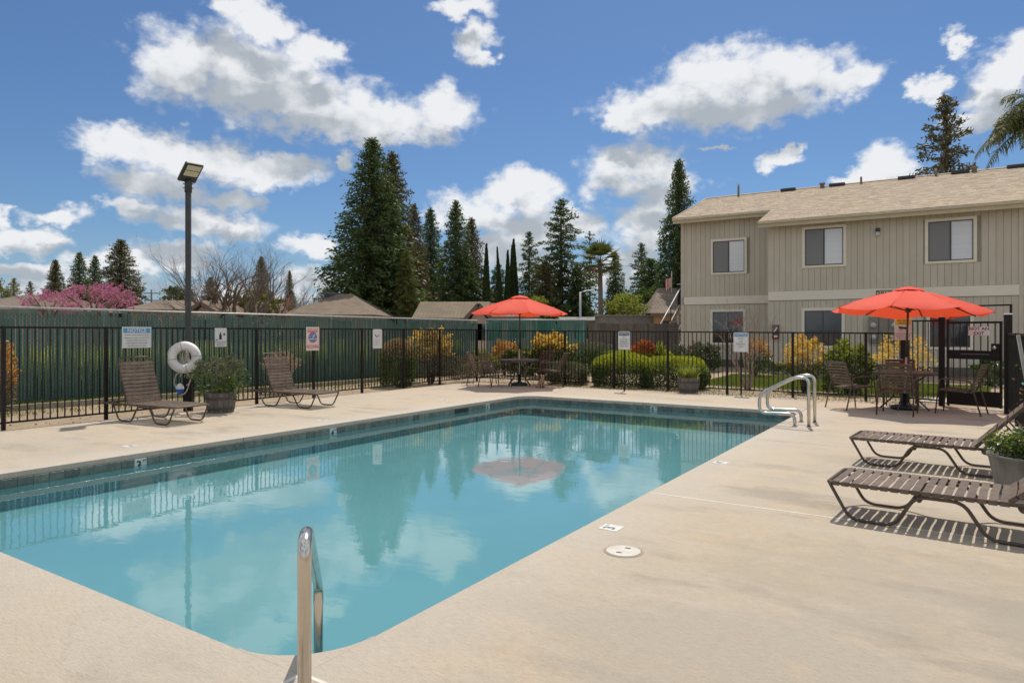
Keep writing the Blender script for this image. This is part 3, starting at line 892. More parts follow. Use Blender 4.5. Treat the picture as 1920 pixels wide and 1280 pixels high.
for k in range(9):
    x0 = rr.uniform(-.09, .09)
    b.tube(fillet([(x0 * .4, .10, .16), (x0, .05 + rr.uniform(-.03, .03), .05), (x0 * 1.3 + rr.uniform(-.03, .03), .06, -.12 - rr.uniform(0, .06)), (x0 * .9 + .04, .06, -.05)], .05), .0085, 6)
ropeo = thing('rope_coil', 'loose white rope coil hanging behind the life ring', 'rope', ringc, R(12))
b.build('coil', rope, ropeo)
b = MB()
b.tube(fillet([(-.02, -.06, -.25), (-.13, -.05, -.31), (-.17, -.04, -.45), (-.11, -.05, -.62), (0, -.06, -.70), (.07, -.05, -.60), (.10, -.05, -.46), (.15, -.05, -.35), (.19, -.06, -.30)], .06), .010, 6)
b.tube(fillet([(.02, -.06, -.26), (.10, -.05, -.33), (.13, -.05, -.45), (.05, -.05, -.52)], .05), .010, 6)
b.tube([(-.03, -.06, -.26), (-.05, -.07, -.36)], .010, 6)
b.build('throw_line', rope, ropeo)
fl_ = thing('rope_float', 'small float half white half blue under the life ring', 'float', ringc + Vector((-.05, -.06, -.58)), 0)
prof = [(.07 * math.sin(math.pi * k / 14), -.105 * math.cos(math.pi * k / 14)) for k in range(15)]
MB().lathe([(r, z) for r, z in prof if z <= .001] + [], 16).build('blue_half', mat('float_blue', (.02, .12, .45), rough=.35), fl_)
MB().lathe([(.07, 0)] + [(r, z) for r, z in prof if z > .001], 16).build('white_half', mat('float_white', (.68, .68, .68), rough=.4), fl_)

# ------------------------------------------------------------------ grab rails
def rail(label, root, rz, path, r):
    o = thing('grab_rail', label, 'handrail', root, rz, 'stainless steel pool grab rails')
    MB().tube(path, r, 14).build('tube', steel, o)
    return o
rp = [(0, 0, -.03), (0, 0, .77), (.22, 0, .77), (.74, 0, .485), (.74, 0, .175), (.50, 0, .185), (.205, 0, .19), (.205, 0, -.03)]
for lab, u, v in (('nearer of the pair of curved steel rails at the far right pool edge', 1516.5, 801), ('farther of the pair of curved steel rails at the far right pool edge', 1527.5, 792.5)):
    p = G(u, v)
    o = rail(lab, p, RZ + math.pi, fillet(rp, [.0, .17, .16, .13, .12, .1, .17, 0], 8), .0265)
    for q in (0, .205):
        MB().lathe([(.045, 0), (.045, .006), (.03, .012)], 16, (q, 0, 0)).build('escutcheon', steel, o)
fr0, fr1 = Vector((-.69, 2.27, 0)), Vector((-.945, 3.33, 0))
fd = fr1 - fr0
fL = fd.length
o = rail('single upright steel rail in the near corner of the pool', fr0, math.atan2(fd.y, fd.x),
         fillet([(0, 0, -.03), (0, 0, .80), (.13, 0, .80), (fL - .02, 0, .27), (fL, 0, .19), (fL, 0, -.75)], [0, .085, .085, .06, .06, 0], 10), .0228)
MB().lathe([(.0245, -.03), (.0245, .03)], 16, (fL, 0, .20)).build('collar', steel, o)

# ------------------------------------------------------------------ strap loungers
def lounger(label, org, rz, ang, group='strap loungers round the pool'):
    o = thing('strap_lounger', label, 'lounger', (org[0], org[1], 0), rz, group)
    W, z = .315, .287
    for sd in (-1, 1):
        y = W * sd
        zig = [(0, y, z), (.15, y, .016), (.46, y, .016), (.60, y, z - .03), (.90, y, z - .03), (1.05, y, .016), (1.37, y, .016), (1.52, y, z - .02)]
        MB().tube(fillet(zig, .075, 5), .0135, 8).build('leg_frame', brown, o)
    MB().tube(fillet([(1.78, -W, z), (-.012, -W, z), (-.012, W, z), (1.78, W, z)], .05, 5), .0145, 8).build('seat_frame', brown, o)
    MB().bar((1.78, -W, z), (1.78, W, z), .022, .022).bar((.62, -W, z - .04), (.62, W, z - .04), .02, .02).bar((1.5, -W, z - .03), (1.5, W, z - .03), .02, .02).build('cross_bar', brown, o)
    HX, BL = 1.17, .80
    x = .05
    sm = [strap_mesh(W, k) for k in range(3)]
    while x < HX + .012:
        put('strap', random.choice(sm), o, (x, 0, z), (0, 0, random.uniform(-.006, .006)))
        x += .0685
    ca, sa = math.cos(ang), math.sin(ang)
    W2 = W - .03
    bk = MB().tube(fillet([(0, -W2, 0), (BL, -W2, 0), (BL, W2, 0), (0, W2, 0)], .07, 5), .0135, 8).build('backrest', brown, o, (HX, 0, z + .012), (0, -ang, 0))
    x = .03
    sm = [strap_mesh(W2, k) for k in range(3)]
    while x < BL - .05:
        put('strap', random.choice(sm), bk, (x, 0, 0))
        x += .066
    b = MB()
    for sd in (-1, 1):
        m_ = Vector((HX + .36 * ca, sd * (W2 - .03), z + .36 * sa))
        b.tube([m_, (min(1.74, HX + .36 * ca + .22), sd * (W2 - .03), z - .0)], .009, 6)
    b.build('back_support', brown, o)
    b = MB()
    for sd in (-1, 1):
        b.add([(.62 + .026 * math.cos(R(180 + 18 * k)), sd * (W - .03), z - .035 + .045 * math.sin(R(180 + 18 * k))) for k in range(11)], [tuple(range(11))])
        b.add([(HX + .08 + .035 * math.cos(R(180 + 18 * k)), sd * (W - .03), z - .01 + .05 * math.sin(R(180 + 18 * k))) for k in range(11)], [tuple(range(11))])
    b.build('hinge_plate', strapm, o)
    return o
SM = {}
def strap_mesh(W, k):
    if (round(W, 3), k) not in SM:
        b = MB()
        n = 6
        vs, fs = [], []
        rd = random.Random(k * 7 + int(W * 1000))
        w_ = .050 + .003 * k
        sagk = .004 + .006 * k / 2
        for i in range(n + 1):
            f = i / n
            y = -W - .012 + 2 * (W + .012) * f
            zz = .017 - sagk * math.sin(math.pi * f)
            dx = .003 * rd.uniform(-1, 1)
            vs += [(-w_ / 2 + dx, y, zz), (w_ / 2 + dx, y, zz)]
        for sgn, i0 in ((-1, 0), (1, n)):
            pass
        m = len(vs)
        vs += [(x, y, z - .0045) for x, y, z in vs]
        for i in range(n):
            a = 2 * i
            fs += [(a, a + 1, a + 3, a + 2), (m + a + 2, m + a + 3, m + a + 1, m + a), (a, a + 2, m + a + 2, m + a), (a + 1, m + a + 1, m + a + 3, a + 3)]
        b.add(vs, fs)
        for e, y in ((0, -W - .016), (1, W + .016)):        # wrap round the rail
            b.box(-w_ / 2, w_ / 2, y - .003, y + .003, -.017, .017)
        SM[(round(W, 3), k)] = b.mesh('strap', strapm)
    return SM[(round(W, 3), k)]
lounger('brown strap lounger with raised back beside the life ring', (-5.155, 11.0), R(153.5), R(70))
lounger('brown strap lounger with raised back under the no diving sign', (-3.594, 13.315), R(152.5), R(68))
lounger('nearest brown strap lounger at the right edge casting striped shade', (2.74, 5.735), R(-37.4), R(38))
lounger('brown strap lounger at the right whose back rises behind the big tub', (4.03, 7.985), R(-37.4), R(47))
# ------------------------------------------------------------------ patio sets
def make_chair(label, loc, face, group):
    o = thing('strap_chair', label, 'chair', (loc[0], loc[1], 0), face, group)
    W = .265
    for k, me in enumerate(CH_SIDE):
        put('side_frame', me, o)
    put('back_frame', CH_BACK, o)
    put('seat_frame', CH_SEAT, o)
    for y in [.20 - .062 * k for k in range(7)]:
        put('strap', CH_STRAP, o, (0, y, .425 + .02 * (y / .2)), (R(4), 0, 0))
    for k in range(8):
        f = .05 + k * .0605
        put('strap', CH_STRAP, o, (0, -.235 - f * .36, .44 + f * .93), (R(-69 + 180), 0, 0))
    return o
def side(sd):
    W = .275
    pts = [(sd * W, .30, .0), (sd * W, .235, .635), (sd * W, -.24, .615), (sd * (W + .01), -.40, .0)]
    return MB().tube(fillet(pts, .07, 5), .0125, 8).mesh('side_frame', brown)
CH_SIDE = [side(-1), side(1)]
CH_BACK = MB().tube(fillet([(-.25, -.22, .40), (-.25, -.41, .90), (.25, -.41, .90), (.25, -.22, .40)], .07, 5), .0125, 8).mesh('back_frame', brown)
CH_SEAT = MB().tube(fillet([(-.25, -.23, .405), (-.25, .24, .43), (.25, .24, .43), (.25, -.23, .405)], .06, 5), .0125, 8).bar((-.265, .24, .425), (.265, .24, .425), .018, .018).bar((-.27, -.24, .405), (.27, -.24, .405), .018, .018).mesh('seat_frame', brown)
_b = MB()
_b.add([(-.255, -.020, 0), (.255, -.020, 0), (.255, .020, 0), (-.255, .020, 0), (-.255, -.020, .004), (0, -.019, -.004), (.255, -.020, .004), (.255, .020, .004), (0, .019, -.004), (-.255, .020, .004)],
       [(4, 5, 8, 9), (5, 6, 7, 8), (0, 3, 2, 1)])
_b.box(-.267, -.255, -.024, .024, -.014, .014).box(.255, .267, -.024, .024, -.014, .014)
CH_STRAP = _b.mesh('strap', strapm)
def face_to(p, q):
    d = Vector(q) - Vector(p)
    return math.atan2(d.y, d.x) - math.pi / 2
tablem = mat('table_bronze', (.10, .075, .06), (.14, .11, .09), 12, .4)
def table(label, c):
    o = thing('patio_table', label, 'table', (c[0], c[1], 0), 0, 'round patio tables under the umbrellas')
    MB().lathe([(.03, .70), (.50, .70), (.535, .695), (.545, .705), (.535, .718), (.03, .718), (.03, .70)], 40).build('tabletop', tablem, o)
    MB().lathe([(.532, .66), (.532, .694), (.518, .694), (.518, .66), (.532, .66)], 40).build('apron', brown, o)
    for k in range(4):
        a = R(45 + 90 * k)
        c_, s_ = math.cos(a), math.sin(a)
        MB().tube(fillet([(.40 * c_, .40 * s_, .69), (.17 * c_, .17 * s_, .50), (.17 * c_, .17 * s_, .25), (.42 * c_, .42 * s_, .01)], .12, 5), .015, 8).build('leg', brown, o)
    MB().tube([(.17 * math.cos(R(15 * k)), .17 * math.sin(R(15 * k)), .38) for k in range(24)], .010, 6, True).build('ring', brown, o)
    return o
redm = leafmat('coral_canvas', [(.80, .095, .055), (.80, .10, .058)], .28, .75)
polem = mat('umbrella_pole_bronze', (.05, .04, .035), (.07, .055, .045), 8, .4)
def umbrella(label, c, rim_z, top_z, Rr, a0, tilt):
    o = thing('market_umbrella', label, 'umbrella', (c[0], c[1], 0), 0, 'coral market umbrellas')
    o.rotation_euler = (tilt[0], tilt[1], 0)
    MB().lathe([(.0, .10), (.045, .30), (.045, .10), (.09, .095), (.20, .075), (.235, .05), (.235, 0), (0, 0)], 28).build('base', mat('cast_base_black', (.012, .012, .014), (.022, .022, .024), 9, .5), o)
    MB().tube([(0, 0, .05), (0, 0, 1.0)], .019, 12).build('lower_pole', galv, o)
    MB().tube([(0, 0, 1.0), (0, 0, top_z)], .020, 12).build('pole', polem, o)
    cr = MB().tube([(0, -.02, 1.22), (0, -.085, 1.22)], .014, 8).tube([(0, -.075, 1.22), (.05, -.075, 1.17)], .007, 6).tube([(.05, -.075, 1.17), (.05, -.115, 1.17)], .010, 6)
    cr.build('crank', polem, o)
    MB().lathe([(.02, rim_z - .02), (.05, rim_z - .01), (.05, rim_z + .05), (.02, rim_z + .06)], 16).build('runner', polem, o)
    H = top_z - rim_z
    prof = [(r, -.015 - (H - .02) * (r - .06) / (Rr - .06) + .035 * math.sin(math.pi * (r - .06) / (Rr - .06))) for r in (.20, .45, .75, 1.05, 1.25, Rr)]
    ring = lambda k, r, z: (r * math.cos(a0 + k * math.pi / 4), r * math.sin(a0 + k * math.pi / 4), top_z + z)
    for k in range(8):
        vs, fs = [], []
        nseg = 6
        for (r, z) in prof:
            p, q = Vector(ring(k, r, z)), Vector(ring(k + 1, r, z))
            for i in range(nseg + 1):
                f = i / nseg
                m = p.lerp(q, f)
                m.z -= (.045 + .012 * math.sin(k * 2.3)) * r * math.sin(math.pi * f) + .006 * math.sin(9 * f + 7 * r + k)
                if r == Rr:
                    cut = 1 - .055 * math.sin(math.pi * f)
                    m.x, m.y = m.x * cut, m.y * cut
                vs.append(m)
        n = nseg + 1
        for j in range(len(prof) - 1):
            for i in range(nseg):
                fs.append((j * n + i, (j + 1) * n + i, (j + 1) * n + i + 1, j * n + i + 1))
        MB().add(vs, fs, True).build('canopy_panel', redm, o)
        tip = Vector(ring(k, Rr - .02, -H - .012))
        MB().bar(Vector(ring(k, .06, -.03)), tip, .014, .018).bar(Vector((0.04 * math.cos(a0 + k * math.pi / 4), .04 * math.sin(a0 + k * math.pi / 4), rim_z + .02)), Vector(ring(k, .72, -.045 - (H - .04) * .5)), .012, .014).build('rib', polem, o)
        MB().bar(Vector(ring(k, Rr * .8, -.015 - (H - .02) * .79 + .022)), Vector(ring(k, Rr + .004, -H + .009)), .010, .004).build('seam', redm, o)
    vs, fs = [], []
    for (r, z) in ((.02, .03), (.15, .008), (.27, -.045)):
        vs += [ring(k, r, z) for k in range(8)]
    for j in range(2):
        for k in range(8):
            fs.append((j * 8 + k, (j + 1) * 8 + k, (j + 1) * 8 + (k + 1) % 8, j * 8 + (k + 1) % 8))
    MB().add(vs + [ring(0, 0, .02)], fs + [(k, (k + 1) % 8, 24) for k in range(8)]).build('vent_cap', redm, o)
    MB().lathe([(0, -.01), (.025, 0), (.018, .03), (0, .04)], 12, (0, 0, top_z + .01)).build('finial', redm, o)
    return o
T1_ = (.20, 18.75)
T2_ = (7.5, 13.05)
table('round patio table at the far pool corner', T1_)
table('round patio table near the gate on the right', T2_)
umbrella('open coral umbrella over the far table before the green fence', T1_, 1.97, 2.44, 1.36, R(10), (0, R(.4)))
umbrella('open coral umbrella on the right half hiding the house number', T2_, 1.87, 2.32, 1.39, R(4), (R(-1.5), R(3.0)))
CG = 'strap chairs round the patio tables'
for lab, p in (('strap chair seen from behind, nearest of the far table', (-.42, 18.28)), ('strap chair farthest left at the far table', (-.80, 19.1)),
               ('strap chair on the right of the far table with a cat under it', (1.08, 18.55)), ('strap chair behind the far table facing the pool', (.78, 19.55))):
    make_chair(lab, p, face_to((*p, 0), (*T1_, 0)) + random.uniform(-.15, .15), CG)
for lab, p in (('strap chair on the left of the right table in side view', (6.62, 13.25)), ('strap chair with its back to the camera at the right table', (6.98, 12.35)),
               ('strap chair in front of the gate at the right table', (8.12, 12.42)), ('strap chair behind the right table near the security post', (7.88, 13.82))):
    f = face_to((*p, 0), (*T2_, 0))
    make_chair(lab, p, f if 'side' not in lab else R(-75), CG)
# cat
cp = G(1016, 727)
cat = thing('cat', 'small tan cat sitting on the deck beneath the far table chair', 'cat', cp, R(200))
def skin(name, verts, edges, radii, m, parent, ears=None):
    me = bpy.data.meshes.new(name)
    me.from_pydata(verts, edges, [])
    o = bpy.data.objects.new(name, me)
    COL.objects.link(o)
    sk = o.modifiers.new('skin', 'SKIN')
    for v, r in zip(me.skin_vertices[0].data, radii):
        v.radius = r if isinstance(r, tuple) else (r, r)
    me.skin_vertices[0].data[0].use_root = True
    o.modifiers.new('sub', 'SUBSURF').levels = 2
    me2 = bpy.data.meshes.new_from_object(o.evaluated_get(bpy.context.evaluated_depsgraph_get()))
    bpy.data.objects.remove(o)
    for p in me2.polygons:
        p.use_smooth = True
    me2.materials.clear()
    me2.materials.append(m)
    return put(name, me2, parent)
catm = mat('tan_fur', (.40, .27, .17), (.26, .17, .11), 26, .85, stretch=(1, 1, 3))
V = [(0, -.09, .07), (0, -.04, .15), (0, .02, .215), (0, .05, .255), (0, .075, .30), (0, .12, .285),
     (.035, .045, .12), (.035, .065, .012), (-.035, .045, .12), (-.035, .065, .012), (.07, -.06, .035), (.075, .03, .015), (-.07, -.06, .035), (-.075, .03, .015),
     (0, -.17, .03), (.08, -.2, .015), (.13, -.12, .015), (.025, .065, .335), (.032, .06, .362), (-.025, .065, .335), (-.032, .06, .362)]
E_ = [(0, 1), (1, 2), (2, 3), (3, 4), (4, 5), (2, 6), (6, 7), (2, 8), (8, 9), (0, 10), (10, 11), (0, 12), (12, 13), (0, 14), (14, 15), (15, 16), (4, 17), (17, 18), (4, 19), (19, 20)]
Rr_ = [.085, .078, .062, .042, .052, .024, .024, .017, .024, .017, .042, .018, .042, .018, .02, .016, .012, .016, .005, .016, .005]
skin('body', V, E_, Rr_, catm, cat)
b = MB()
for sx in (-.02, .02):
    b.lathe([(0, -.006), (.006, 0), (0, .006)], 8, (sx, .122, .308))
b.build('eyes', blackink, cat)
MB().lathe([(0, -.004), (.005, 0), (0, .004)], 8, (0, .146, .29)).build('nose', mat('cat_nose', (.2, .09, .08)), cat)

# ------------------------------------------------------------------ foliage
LM = {
 'redwood': leafmat('redwood_spray', [(0.044, 0.085, 0.030), (0.074, 0.124, 0.039), (0.129, 0.153, 0.049), (0.064, 0.111, 0.039)], .28, .55),
 'redwood_brown': leafmat('redwood_spray_brown', [(0.066, 0.088, 0.031), (0.111, 0.111, 0.044), (0.189, 0.133, 0.056), (0.078, 0.099, 0.038)], .18, .55),
 'olive': leafmat('olive_spray', [(0.156, 0.166, 0.043), (0.215, 0.205, 0.058), (0.108, 0.137, 0.039)], .22, .55),
 'cypress': leafmat('cypress_spray', [(0.032, 0.058, 0.018), (0.054, 0.083, 0.025), (0.072, 0.099, 0.032)], .15, .6),
 'bright': leafmat('fresh_leaf', [(0.208, 0.247, 0.039), (0.286, 0.299, 0.052), (0.143, 0.195, 0.033)], .4, .5),
 'green': leafmat('mid_leaf', [(0.070, 0.119, 0.025), (0.119, 0.168, 0.039), (0.049, 0.091, 0.021), (0.168, 0.196, 0.056)], .3, .42),
 'dark': leafmat('dark_glossy_leaf', [(0.051, 0.093, 0.024), (0.085, 0.136, 0.034), (0.034, 0.065, 0.017), (0.153, 0.187, 0.068)], .2, .3),
 'gold': leafmat('golden_leaf', [(.70, .45, .10), (.58, .44, .12), (.68, .36, .09), (.38, .38, .11)], .45, .5),
 'orange': leafmat('orange_leaf', [(.60, .30, .11), (.55, .34, .11), (.50, .22, .09), (.32, .25, .10)], .4, .5),
 'redtip': leafmat('red_tip_leaf', [(.50, .10, .035), (.42, .14, .04), (.30, .05, .02), (.2, .14, .04)], .35, .45),
 'lime': leafmat('lime_hedge_leaf', [(0.297, 0.338, 0.027), (0.378, 0.392, 0.041), (0.203, 0.270, 0.027)], .4, .5),
 'hedge': leafmat('hedge_leaf', [(0.075, 0.120, 0.030), (0.112, 0.165, 0.042), (0.060, 0.098, 0.027)], .25, .5),
 'sage': leafmat('sage_leaf', [(.14, .15, .10), (.10, .12, .06), (.20, .19, .15), (.08, .10, .045)], .25, .6),
 'dusk': leafmat('lavender_twig', [(.20, .16, .13), (.26, .21, .18), (.15, .13, .08), (.13, .14, .06)], .25, .7),
 'dry': leafmat('dry_leaf', [(.33, .22, .13), (.25, .16, .10), (.40, .30, .20)], .3, .8),
 'redbud': leafmat('redbud_blossom', [(.42, .13, .29), (.50, .19, .37), (.32, .09, .20), (.40, .24, .29)], .35, .7),
 'grass': leafmat('grass_blade', [(.10, .15, .025), (.15, .19, .035), (.20, .20, .06), (.09, .13, .02)], .4, .5),
 'tallgrass': leafmat('tall_grass_blade', [(.42, .46, .12), (.52, .52, .16), (.36, .42, .10)], .5, .5),
 'palm': leafmat('palm_leaf', [(.10, .12, .03), (.16, .17, .05), (.07, .085, .025), (.22, .20, .08)], .3, .55),
}
def unit(v):
    return v / np.maximum(np.linalg.norm(v, axis=-1, keepdims=True), 1e-6)
def shrub_cloud(n, rx, ry, h, e=2.0, z0=0.0, shell=.35, rough=.22, up=.35, tufts=0, tuft_share=.5, tuft_len=.28, hollow=.6):
    """points and directions of leaves in a rough super-ellipsoid resting at z0"""
    d = unit(rng.normal(size=(n, 3)))
    if e != 2:
        d = d / (np.sum(np.abs(d) ** e, axis=1, keepdims=True) ** (1 / e))
    k = 9
    ph = rng.normal(size=(k, 3)) * 2.6
    bumps = np.sum(np.cos(d @ ph.T + rng.uniform(0, 6.28, k)), axis=1) / math.sqrt(k)
    r = (1 - shell * rng.random(n) ** 1.6) * (1 + rough * bumps * .6)
    p = d * r[:, None] * np.array([rx, ry, h / 2]) + np.array([0, 0, z0 + h / 2])
    dr = unit(d + rng.normal(size=(n, 3)) * .8 + np.array([0, 0, up]))
    # sprigs that stand proud of the outline, and hollows between them
    if tufts:
        c = unit(rng.normal(size=(tufts, 3)) + np.array([0, 0, .5]))
        if e != 2:
            c = c / (np.sum(np.abs(c) ** e, axis=1, keepdims=True) ** (1 / e))
        j = rng.random(n) < tuft_share
        k_ = rng.integers(0, tufts, n)
        ln_ = rng.uniform(.92, 1.0 + tuft_len, tufts)
        f = rng.random(n) ** .6
        q = c[k_] * (.62 + (ln_[k_] - .62) * f)[:, None] * np.array([rx, ry, h / 2]) + np.array([0, 0, z0 + h / 2])
        q += rng.normal(size=(n, 3)) * (.13 - .075 * f)[:, None] * min(rx, h / 2)
        p = np.where(j[:, None], q, p)
        dr = np.where(j[:, None], unit(c[k_] * .9 + rng.normal(size=(n, 3)) * .6 + np.array([0, 0, up])), dr)
        drop = np.cos(p @ (rng.normal(size=(3, 3)) * 5.5 / max(rx, .3))).sum(1) < -1.55 + hollow
        keep = ~(drop & ~j)
        p, dr, d = p[keep], dr[keep], d[keep]
    ok = p[:, 2] > max(.005, z0 * .3)
    return p[ok], dr[ok], d[ok]
def stems(n, r, h, m, parent, name='stems', spread=.7, thick=.012):
    b = MB()
    for k in range(n):
        a = random.uniform(0, 6.28)
        q = random.uniform(.25, 1) * r
        b.tube([(q * .18 * math.cos(a), q * .18 * math.sin(a), -.02), (q * .5 * spread * math.cos(a + .2), q * .5 * spread * math.sin(a + .2), h * .45), (q * spread * math.cos(a), q * spread * math.sin(a), h * random.uniform(.75, .95))], [thick, thick * .8, thick * .35], 5)
    return b.build(name, m, parent)
def shrub(name, label, u, v, wpx, vtop, leaf, n, size, tips=None, tipn=.35, e=2.0, lift=0.0, asp=.5, depth=.8, cat='shrub', rough=.22, shell=.35, base=None, ns=9, group=None, Y=None, tufts=None):
    p = Vector(base) if base else (G(u, v) if Y is None else Vector(((u - 960) * Y / F, Y, -.02)))
    s_ = p.y / F
    rx = wpx * s_ / 2
    h = CH + (HZ - vtop) * s_ - p.z
    o = thing(name, label, cat, p, random.uniform(0, .6) if e == 2 else RZ, group)
    z0 = lift * h
    if e > 2.5:
        z0 = -.16 * h
    pts, dr, d = shrub_cloud(n, rx, rx * depth, h - z0, e, z0, shell, rough, tufts=(34 if e < 2.5 else 0) if tufts is None else tufts)
    if tips:
        zz = (pts[:, 2] - z0) / (h - z0) + rng.normal(size=len(pts)) * .10
        hi = zz > (1 - tipn)
        put('foliage', leaf_mesh('foliage', pts[~hi], dr[~hi], size * rng.uniform(.7, 1.3, (~hi).sum()), size * asp, LM[leaf]), o)
        put('new_growth', leaf_mesh('new_growth', pts[hi], dr[hi], size * rng.uniform(.7, 1.3, hi.sum()), size * asp, LM[tips]), o)
    else:
        put('foliage', leaf_mesh('foliage', pts, dr, size * rng.uniform(.7, 1.3, len(pts)), size * asp, LM[leaf]), o)
    if ns:
        stems(ns, rx * .8, h * .8, darktwig, o)
    return o
# ------------------------------------------------------------------ green slatted chain link fence
slatm = mat('green_slat', (.085, .165, .135), (.115, .20, .165), 6, .5, island=.15)
slatm2 = mat('clean_green_slat', (.05, .20, .15), (.065, .23, .175), 6, .45, island=.12)
def chain_fence(label, p, q, z0, z1, sm, pitch=.062, wd=.048, posts=3.0, uneven=.05):
    p, q = Vector(p), Vector(q)
    d = q - p
    L = d.length
    o = thing('chain_link_fence', label, 'fence', p, math.atan2(d.y, d.x), 'green slatted chain link fences')
    z = lambda x: z0 + (z1 - z0) * x / L
    b = MB()
    n = int(L / pitch)
    for i in range(n):
        x = (i + .5) * L / n
        t = random.uniform(-.004, .004)
        w_ = wd * random.uniform(.86, 1.08)
        zt = z(x) - .035 - abs(random.gauss(0, uneven)) - (random.random() < .06) * .12
        y = random.uniform(-.004, .004)
        l = random.uniform(-.006, .006)
        b.add([(x - w_ / 2 + t, y, .03), (x + w_ / 2 + t, y, .03), (x + w_ / 2 + l, y, zt), (x - w_ / 2 + l, y, zt), (x - w_ / 2 + t, y + .006, .03), (x + w_ / 2 + t, y + .006, .03), (x + w_ / 2 + l, y + .006, zt), (x - w_ / 2 + l, y + .006, zt)],
              [(0, 1, 2, 3), (7, 6, 5, 4), (0, 3, 7, 4), (1, 5, 6, 2), (3, 2, 6, 7)])
    b.build('slat', sm, o, kind='stuff')
    b = MB()
    H = min(z0, z1) - .03
    n = int(L / .09)
    for i in range(-int(H / .09), n):
        for sg in (1, -1):
            x0 = i * L / n
            a, c = (x0, x0 + H) if sg > 0 else (x0 + H, x0)
            lo, hi = .04, H
            if a < 0:
                lo, a = lo + (-a), 0
            if c < 0:
                hi, c = hi - (-c), 0
            if a > L or c > L:
                continue
            y = -.012 - (.002 if sg > 0 else 0)
            b.bar((a, y, lo), (c, y, hi), .004, .004, (0, 1, 0))
    b.build('wire_mesh', mat('green_wire', (.03, .07, .055), rough=.4), o, kind='stuff')
    MB().tube([(0, .02, z0 - .02), (L, .02, z1 - .02)], .022, 8).build('top_rail', galv, o)
    b = MB()
    for i in range(int(L / .05)):
        x = i * .05
        b.bar((x, 0, z(x) - .05), (x + random.uniform(-.015, .015), 0, z(x) + .03), .004, .004)
    b.build('wire_ends', galv, o, kind='stuff')
    pm = MB().tube([(0, .05, -.1), (0, .05, 1)], .03, 8).mesh('post', galv)
    for k in range(int(L / posts) + 1):
        x = min(k * posts + .02, L - .02)
        e = put('post', pm, o, (x, 0, 0))
        e.scale.z = z(x) + .01
    return o
LF = Vector((-9.55, 14.2, 0))
LD = Vector((.62, .785, 0)).normalized()
chain_fence('long chain link fence with dark green slats behind the left lounger chairs', LF - LD * 5, LF + LD * 13.4, 2.02, 1.89, slatm)
chain_fence('shorter brighter green slatted fence behind the far umbrella', (-.95, 25.1, 0), (2.85, 26.1, 0), 1.93, 1.93, slatm2, uneven=.012, posts=1.9)
# wooden fence
woodm = mat('weathered_board', (.12, .095, .075), (.19, .155, .125), 5, .9, rnd=.25, stretch=(6, 6, .5), bump=.5, bscale=20)
wp, wq = Vector((2.93, 26.15, 0)), Vector((7.0, 28.4, 0))
wd_ = wq - wp
wf = thing('wooden_fence', 'weathered dog eared board fence left of the beige building', 'fence', wp, math.atan2(wd_.y, wd_.x))
bd = MB()
bd.prism([(-.068, .0), (.068, .0), (.068, 1.76), (.045, 1.80), (-.045, 1.80), (-.068, 1.76)], 0, .018)
me = bd.mesh('board', woodm)
for v in me.vertices:
    x, y, z = v.co
    v.co = (x, z, y)
me.flip_normals()
for k in range(int(wd_.length / .143)):
    put('board', me, wf, (k * .143 + .07, random.uniform(-.004, .004), random.uniform(-.015, .02)), (0, random.uniform(-.006, .006), 0))
b = MB()
for z in (.35, 1.45):
    b.box(0, wd_.length, .022, .06, z - .04, z + .04)
b.build('rail', woodm, wf)

# ------------------------------------------------------------------ verges
ca, cb = G(-60, 774), G(760, 709.5)
cdv = cb - ca
curb = put('kerb', MB().bar((0, 0, .0), (cdv.length, 0, .0), .11, .16).mesh('kerb', mat('old_kerb_concrete', (.33, .29, .23), (.24, .21, .16), 9, .9, bump=.4)), None, ca, (0, 0, math.atan2(cdv.y, cdv.x)), kind='structure')
def blades(name, quad, n, h, wd, key, kind='stuff', jit=.25, struct=False):
    """grass blades scattered over a ground quad given by its four corners"""
    a, b_, c, d = (np.array(q[:2]) for q in quad)
    uv = rng.random((n, 2))
    p2 = (a * ((1 - uv[:, :1]) * (1 - uv[:, 1:])) + b_ * (uv[:, :1] * (1 - uv[:, 1:])) + c * (uv[:, :1] * uv[:, 1:]) + d * ((1 - uv[:, :1]) * uv[:, 1:]))
    hh = h * rng.uniform(.5, 1.15, n)
    pos = np.column_stack([p2, hh / 2 - .03])
    dr = np.column_stack([rng.normal(0, jit, (n, 2)), np.ones(n)])
    me = leaf_mesh(name, pos, dr, hh, wd, LM[key])
    return put(name, me, None, kind='stuff')
ln = Vector((-LD.y, LD.x, 0))                     # away from the pool
f0_, f1_ = LF - LD * 5, LF + LD * 13
blades('grass', (ca + ln * .02, cb + ln * .02, f1_ - ln * .05, f0_ - ln * .05), 16000, .14, .016, 'grass')
blades('weeds', (ca - ln * 1.3, cb - ln * 1.2, cb, ca), 2600, .07, .014, 'grass')
blades('tall_grass', (f0_ + ln * .10, f1_ + ln * .10, f1_ + ln * .8, f0_ + ln * .8), 26000, 1.15, .03, 'tallgrass', jit=.1)
lawn = [TS(2.2, 5.6, -.02), TS(9.0, 4.6, -.02), TS(9.2, 8.6, -.02), TS(2.0, 10.5, -.02)]
lw = MB().add([(p.x, p.y, -.018) for p in lawn], [(0, 1, 2, 3)])
lw.build('lawn', mat('lawn_earth', (.10, .13, .03), (.14, .16, .04), 5, .95), None, kind='structure')
blades('grass', lawn, 26000, .09, .02, 'grass')
wk = [TS(7.6, 3.6), TS(9.4, 3.4), TS(9.6, 5.2), TS(7.9, 5.2)]
MB().add([(p.x, p.y, -.012) for p in wk], [(0, 1, 2, 3)]).build('path', mat('path_concrete', (.45, .40, .33), (.38, .33, .27), 4, .9), None, kind='structure')
